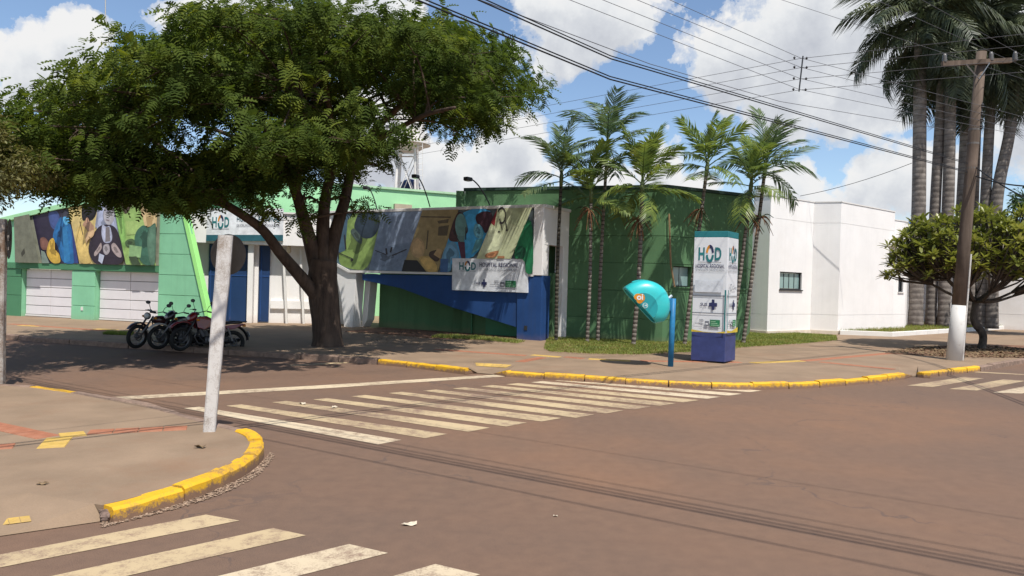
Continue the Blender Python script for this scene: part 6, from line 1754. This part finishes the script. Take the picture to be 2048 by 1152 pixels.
CSH = M('crownshaft_green', (.10, .13, .05), .6, .25, 4, .1, 40); SEED = M('seed_stalk', (.16, .075, .035), .9, .4, 10, .3, 60)
def small_palm(label, bpx, tpx, Y, n, stem, meshes, seeds, seedv, spears, r=.055, spread=1.0, wind=.25):
    b_ = P(bpx[0], bpx[1], Y); b_.z = ZW + .0
    t_ = P(tpx[0], tpx[1], Y); o = thing('slender_palm', label, 'palm', b_, 'slender palms along the green wall')
    mid = b_.lerp(t_, .5) + Vector((random.uniform(-.05, .05), 0, 0))
    pts = curve([b_ - Vector((0, 0, .1)), mid, t_], 8)
    MB().tube(pts, [r * 1.35 if i == 0 else r * (1.05 - .2 * i / len(pts)) for i in range(len(pts))], 10).build('stem', stem, o, smooth=True)
    top_ = t_ + (t_ - mid).normalized() * .55
    MB().tube([t_ - Vector((0, 0, .02)), t_.lerp(top_, .5), top_], [r * .95, r * 1.15, r * .5], 10).build('crownshaft', CSH, o, smooth=True)
    for k in range(n):
        f = k / (n - 1); az = k * 2.399 + random.uniform(-.3, .3)
        pitch = math.radians(86 - 96 * f ** 1.5 + random.uniform(-8, 8))
        base = t_.lerp(top_, 1 - .75 * f)
        # the wind bends every frond a little to the right
        az = math.atan2(math.sin(az), math.cos(az) + wind)
        put_frond(random.choice(meshes), o, base - b_, az, pitch, random.uniform(-.4, .4), spread * random.uniform(.85, 1.12))
    for k in range(spears):
        m_ = MB().tube([top_, top_ + Vector((random.uniform(-.1, .25), 0, 1.0 + .25 * k))], [.016, .003], 5); m_.build('spear_leaf', PLEAFD, o)
    if seeds:
        c = P(seedv[0], seedv[1], Y); 
        for k in range(seeds):
            a = random.uniform(0, 6.28); e = c + Vector((math.cos(a) * random.uniform(.2, .55), math.sin(a) * .4, random.uniform(-.6, .15))); s_ = t_ * 0 + Vector((c.x, c.y, c.z + .1))
            MB().tube(curve([s_, s_.lerp(e, .5) + Vector((0, 0, .1)), e], 4), [.020, .019, .018, .017, .016, .014, .012, .010, .008], 4).build('seed_stalk', SEED if k % 3 else PLEAFD, o)
random.seed(21)
small_palm('slender palm with a dark stem before the white portal pillar', (1112, 690), (1122, 372), 22.3, 13, darkst, smalld, 0, None, 1, .058, .95)
small_palm('slender palm with red-brown seed stalks, shorter of the pair by the portal', (1174, 693), (1182, 405), 22.2, 11, ringed, small, 22, (1178, 425), 0, .055, .92)
small_palm('tallest slender palm of the row, crown well above the green wall', (1195, 692), (1214, 305), 22.6, 13, ringed, smalld, 0, None, 2, .055, 1.0)
small_palm('slender palm directly behind the payphone hood', (1266, 700), (1284, 390), 21.6, 16, ringed, small, 30, (1278, 445), 1, .066, 1.0)
small_palm('slender palm between payphone and pylon sign', (1368, 692), (1412, 352), 22.2, 13, ringed, small, 26, (1402, 425), 1, .058, 1.0)
small_palm('slender palm rising from behind the pylon sign', (1460, 684), (1500, 388), 22.9, 13, ringed, small, 20, (1496, 438), 0, .06, 1.0)
small_palm('slender palm at the end of the row before the white block', (1486, 678), (1528, 355), 23.4, 14, ringed, smalld, 24, (1522, 440), 2, .062, 1.08, .5)

ROYAL = bark_mat('royal_trunk', (.105, .09, .08), (.25, .22, .195), 3.2, (1, 1, .6), .5, ring=1.1, ringk=.4)
RLEAF = leaf_mat('royal_leaf', [(.028, .040, .028), (.05, .066, .036), (.09, .108, .052), (.16, .175, .085)], .8, .25, .45, 3)
royal = frond_meshes(4, RLEAF, 3.9, 70, 1.0, .075, .85, 1.6, ragged=.1, plume=True) + frond_meshes(3, RLEAF, 3.5, 66, .95, .075, 1.2, 1.9, ragged=.15, plume=True)
def royal_palm(label, pts_px, Y, r, n):
    pts = [P(u, v, Y) for u, v in pts_px]; b_ = pts[0].copy(); b_.z = .24
    o = thing('royal_palm', label, 'palm', b_, 'royal palms in the raised bed')
    pts[0] = b_; c = curve(pts, 8); t_ = pts[-1]; N_ = len(c)
    prof = [r * .88 * (1.18 - .18 * min(1, i / (N_ * .12))) * (1 + .10 * math.sin(3.0 * i / N_)) * (1 - .18 * (i / N_) ** 2) for i in range(N_)]
    MB().tube(c, prof, 16).build('trunk', ROYAL, o, smooth=True)
    top_ = t_ + Vector((0, 0, 1.2)); MB().tube([t_ - Vector((0, 0, .05)), t_ + Vector((0, 0, .4)), top_], [r * .8, r * .72, r * .25], 12).build('crownshaft', CSH, o, smooth=True)
    for k in range(n):
        f = k / (n - 1); az = k * 2.399 + random.uniform(-.3, .3); az = math.atan2(math.sin(az), math.cos(az) + .15)
        put_frond(random.choice(royal), o, top_ - b_ - Vector((0, 0, .7 * f)), az, math.radians(72 - 118 * f + random.uniform(-8, 8)), random.uniform(-.5, .5), random.uniform(.95, 1.25))
    for k in range(7):   # dead skirts hanging at the top of the trunk
        a = random.uniform(0, 6.28); m_ = MB()
        for j in range(6):
            s_ = t_ + Vector((math.cos(a) * r * .8, math.sin(a) * r * .8, random.uniform(0, .5))); e = s_ + Vector((math.cos(a + random.uniform(-.4, .4)) * random.uniform(.3, .7), math.sin(a) * .4, -random.uniform(.6, 1.4)))
            m_.tube([s_, s_.lerp(e, .5) + Vector((math.cos(a) * .15, 0, .1)), e], [.014, .012, .004], 4)
        m_.build('dead_stalk', LITTER, o)
royal_palm('thickest royal palm, straight trunk next to the white block', [(1831, 652), (1834, 520), (1838, 382), (1841, 60)], 36.5, .36, 24)
royal_palm('royal palm second from the white block with a trunk bent to the right', [(1861, 650), (1866, 520), (1872, 382), (1889, 80)], 37.0, .28, 22)
royal_palm('royal palm with a mottled upright trunk beside the bent one', [(1887, 650), (1891, 520), (1897, 382), (1903, 95)], 36.6, .31, 22)
royal_palm('royal palm whose trunk stands behind the left edge of the utility pole', [(1912, 648), (1918, 520), (1924, 382), (1937, 125)], 38.0, .27, 21)
royal_palm('royal palm mostly hidden behind the utility pole', [(1938, 648), (1944, 520), (1949, 382), (1958, 110)], 38.6, .25, 21)
royal_palm('royal palm on the far side of the utility pole with an even trunk', [(1964, 647), (1967, 520), (1972, 382), (1987, 110)], 37.4, .28, 22)
royal_palm('shortest royal palm, strongly leaning trunk at the end of the bed', [(1984, 647), (1987, 520), (1996, 382), (2020, 260), (2032, 125)], 37.0, .30, 22)
royal_palm('royal palm beyond the raised bed with its crown over the dark tree', [(2100, 645), (2104, 400), (2108, 90)], 38.5, .3, 23)

# ---------------------------------------------------------------- frangipani
fb_ = G(1961, 699, ZW)
fr = thing('frangipani_tree', 'low round frangipani tree with long leaves behind the utility pole', 'tree', fb_)
FY = fb_.y; FB = bark_mat('frangipani_bark', (.03, .026, .022), (.12, .10, .085), 8, (1, 1, .4), .7)
m_ = MB()
k0 = P(1950, 640, FY); m_.tube(curve([fb_ - Vector((0, 0, .1)), P(1966, 670, FY), P(1948, 640, FY), P(1952, 600, FY)], 5), [.16, .135, .13, .125, .12, .12, .12, .12, .125, .12, .115, .11, .105, .10, .10, .10], 10)
cc_ = P(1958, 535, FY); tips = []
random.seed(5); tries = 0
while len(tips) < 420 and tries < 9000:
    tries += 1
    a = Vector((random.gauss(0, 1), random.gauss(0, 1), random.gauss(.35, .8))).normalized()
    if a.z < -.22: continue
    rr_ = random.uniform(.72, 1.0) if random.random() < .75 else random.uniform(.4, .75)
    q = cc_ + Vector((a.x * 3.05 * rr_, a.y * 2.5 * rr_, a.z * 2.0 * rr_ + (.0 if a.z > 0 else .05)))
    if any((q - t).length < .17 for t in tips): continue
    tips.append(q)
hub = P(1952, 602, FY)
knots = []
for k in range(13):
    a = 2 * math.pi * k / 13; q = hub + Vector((math.cos(a) * random.uniform(.7, 1.5), math.sin(a) * random.uniform(.6, 1.2), random.uniform(.15, .8))); knots.append(q)
    m_.tube(curve([hub, hub.lerp(q, .5) + Vector((0, 0, -.1)), q], 4), [.065, .06, .056, .052, .048, .045, .042, .04, .038], 7)
for q in tips:
    n_ = min(knots, key=lambda t: (t - q).length); m_.tube([n_, n_.lerp(q, .6) + Vector((0, 0, -.08)), q], [.034, .026, .018], 5, cap=False)
m_.build('trunk', FB, fr, smooth=True)
lv = np.array([(0, -.008, 0), (0, .008, 0), (.45, .14, -.02), (.45, -.14, -.02), (.8, .12, -.09), (.8, -.12, -.09), (1.0, .004, -.17), (1.0, -.004, -.17), (.45, 0, -.055), (.8, 0, -.12)]) * np.array([.34, .36, .34])
lq = np.array([(0, 1, 2, 8), (0, 8, 3, 0), (8, 2, 4, 9), (3, 8, 9, 5), (9, 4, 6, 6), (5, 9, 6, 7)])
lq = np.array([(1, 2, 8, 0), (0, 8, 3, 1), (8, 2, 4, 9), (3, 8, 9, 5), (9, 4, 6, 7), (5, 9, 7, 6)])
POS, DIR, UPS = [], [], []
for q in tips:
    n = random.randint(11, 15); a = np.arange(n) * 2.399 + random.uniform(0, 6); el = np.linspace(1.0, -.35, n) + rng.normal(0, .15, n)
    out_ = (q - cc_).normalized()
    d = np.stack([np.cos(a) * np.cos(el), np.sin(a) * np.cos(el), np.sin(el)], 1) + np.array(out_) * .35
    POS.append(np.tile(np.array(q), (n, 1))); DIR.append(d); UPS.append(np.tile([[0.05, .02, 1.0]], (n, 1)) + rng.normal(0, .15, (n, 3)))
PS = np.concatenate(POS); W_, F_ = scatter((lv, lq), PS, np.concatenate(DIR), np.concatenate(UPS), rng.uniform(.65, 1.15, len(PS)))
FLEAF = leaf_mat('frangipani_leaf', [(.085, .10, .026), (.145, .165, .036), (.22, .23, .05), (.31, .29, .085)], 1.1, .32, .36, 6)
big_mesh('crown', W_, F_, FLEAF, fr)
FLW = M('flower_white', (.80, .76, .55), .6, .1)
for k, q in enumerate(random.sample(tips, 46)):
    mm = MB(); c = q + (q - cc_).normalized() * .16
    for j in range(5):
        a = 2 * math.pi * j / 5; e = c + Vector((math.cos(a) * .045, math.sin(a) * .045, .02)); s_ = Vector((-math.sin(a), math.cos(a), 0)) * .024
        mm.add([c, c.lerp(e, .6) + s_, e, c.lerp(e, .6) - s_], [[0, 1, 2, 3]])
    mm.build('flower', FLW, fr)

# ---------------------------------------------------------------- leafy trees beyond the right edge
def leafy(name, label, base, cen, rad, n, mat, seed, tr_r=.2):
    random.seed(seed); o = thing(name, label, 'tree', base); m_ = MB(); c = Vector(cen)
    tp = curve([base, Vector(base).lerp(c, .55), c], 6); m_.tube(tp, [tr_r * (1 - .7 * i / (len(tp) - 1)) for i in range(len(tp))], 8)
    POS, DIR = [], []
    V5 = np.array([(0, 0, 0), (.5, .2, .02), (1, 0, -.06), (.5, -.2, .02)]) * .20
    for k in range(n):
        a = Vector((random.gauss(0, 1), random.gauss(0, 1), random.gauss(.2, 1))).normalized() * random.uniform(.45, 1); q = c + Vector((a.x * rad[0], a.y * rad[1], a.z * rad[2]))
        m_.tube([tp[-1 - random.randint(0, 5)], q], [.05, .01], 5, cap=False)
        w = 260; d = rng.normal(0, 1, (w, 3)); d /= np.linalg.norm(d, axis=1, keepdims=True); POS.append(np.array(q) + d * (rng.random((w, 1)) ** .4) * np.array([.7, .7, .45])); DIR.append(d + np.array([0, 0, -.3]))
    PS = np.concatenate(POS); W_, F_ = scatter((V5, Q5), PS, np.concatenate(DIR), np.tile([[.1, .1, 1.0]], (len(PS), 1)) + rng.normal(0, .5, (len(PS), 3)), rng.uniform(.6, 1.2, len(PS)))
    big_mesh('crown', W_, F_, mat, o); m_.build('trunk', BARK, o, smooth=True)
DLEAF = leaf_mat('far_tree_leaf', [(.018, .036, .012), (.03, .06, .014), (.06, .10, .018)], .6, .25, .5, 3)
q = P(2110, 600, 33); leafy('leafy_tree', 'dark green leafy tree behind the frangipani', (q.x, q.y, .1), P(2105, 445, 33), (1.9, 1.9, 1.5), 60, DLEAF, 3)
q = P(845, 600, 70); leafy('distant_tree', 'sparse distant tree top beside the water tower foot', (q.x, q.y, 0), P(872, 398, 70), (1.0, 1.0, .5), 6, DLEAF, 4, .12)

# haze-free clear day; overall finish
scene.render.engine = 'CYCLES'
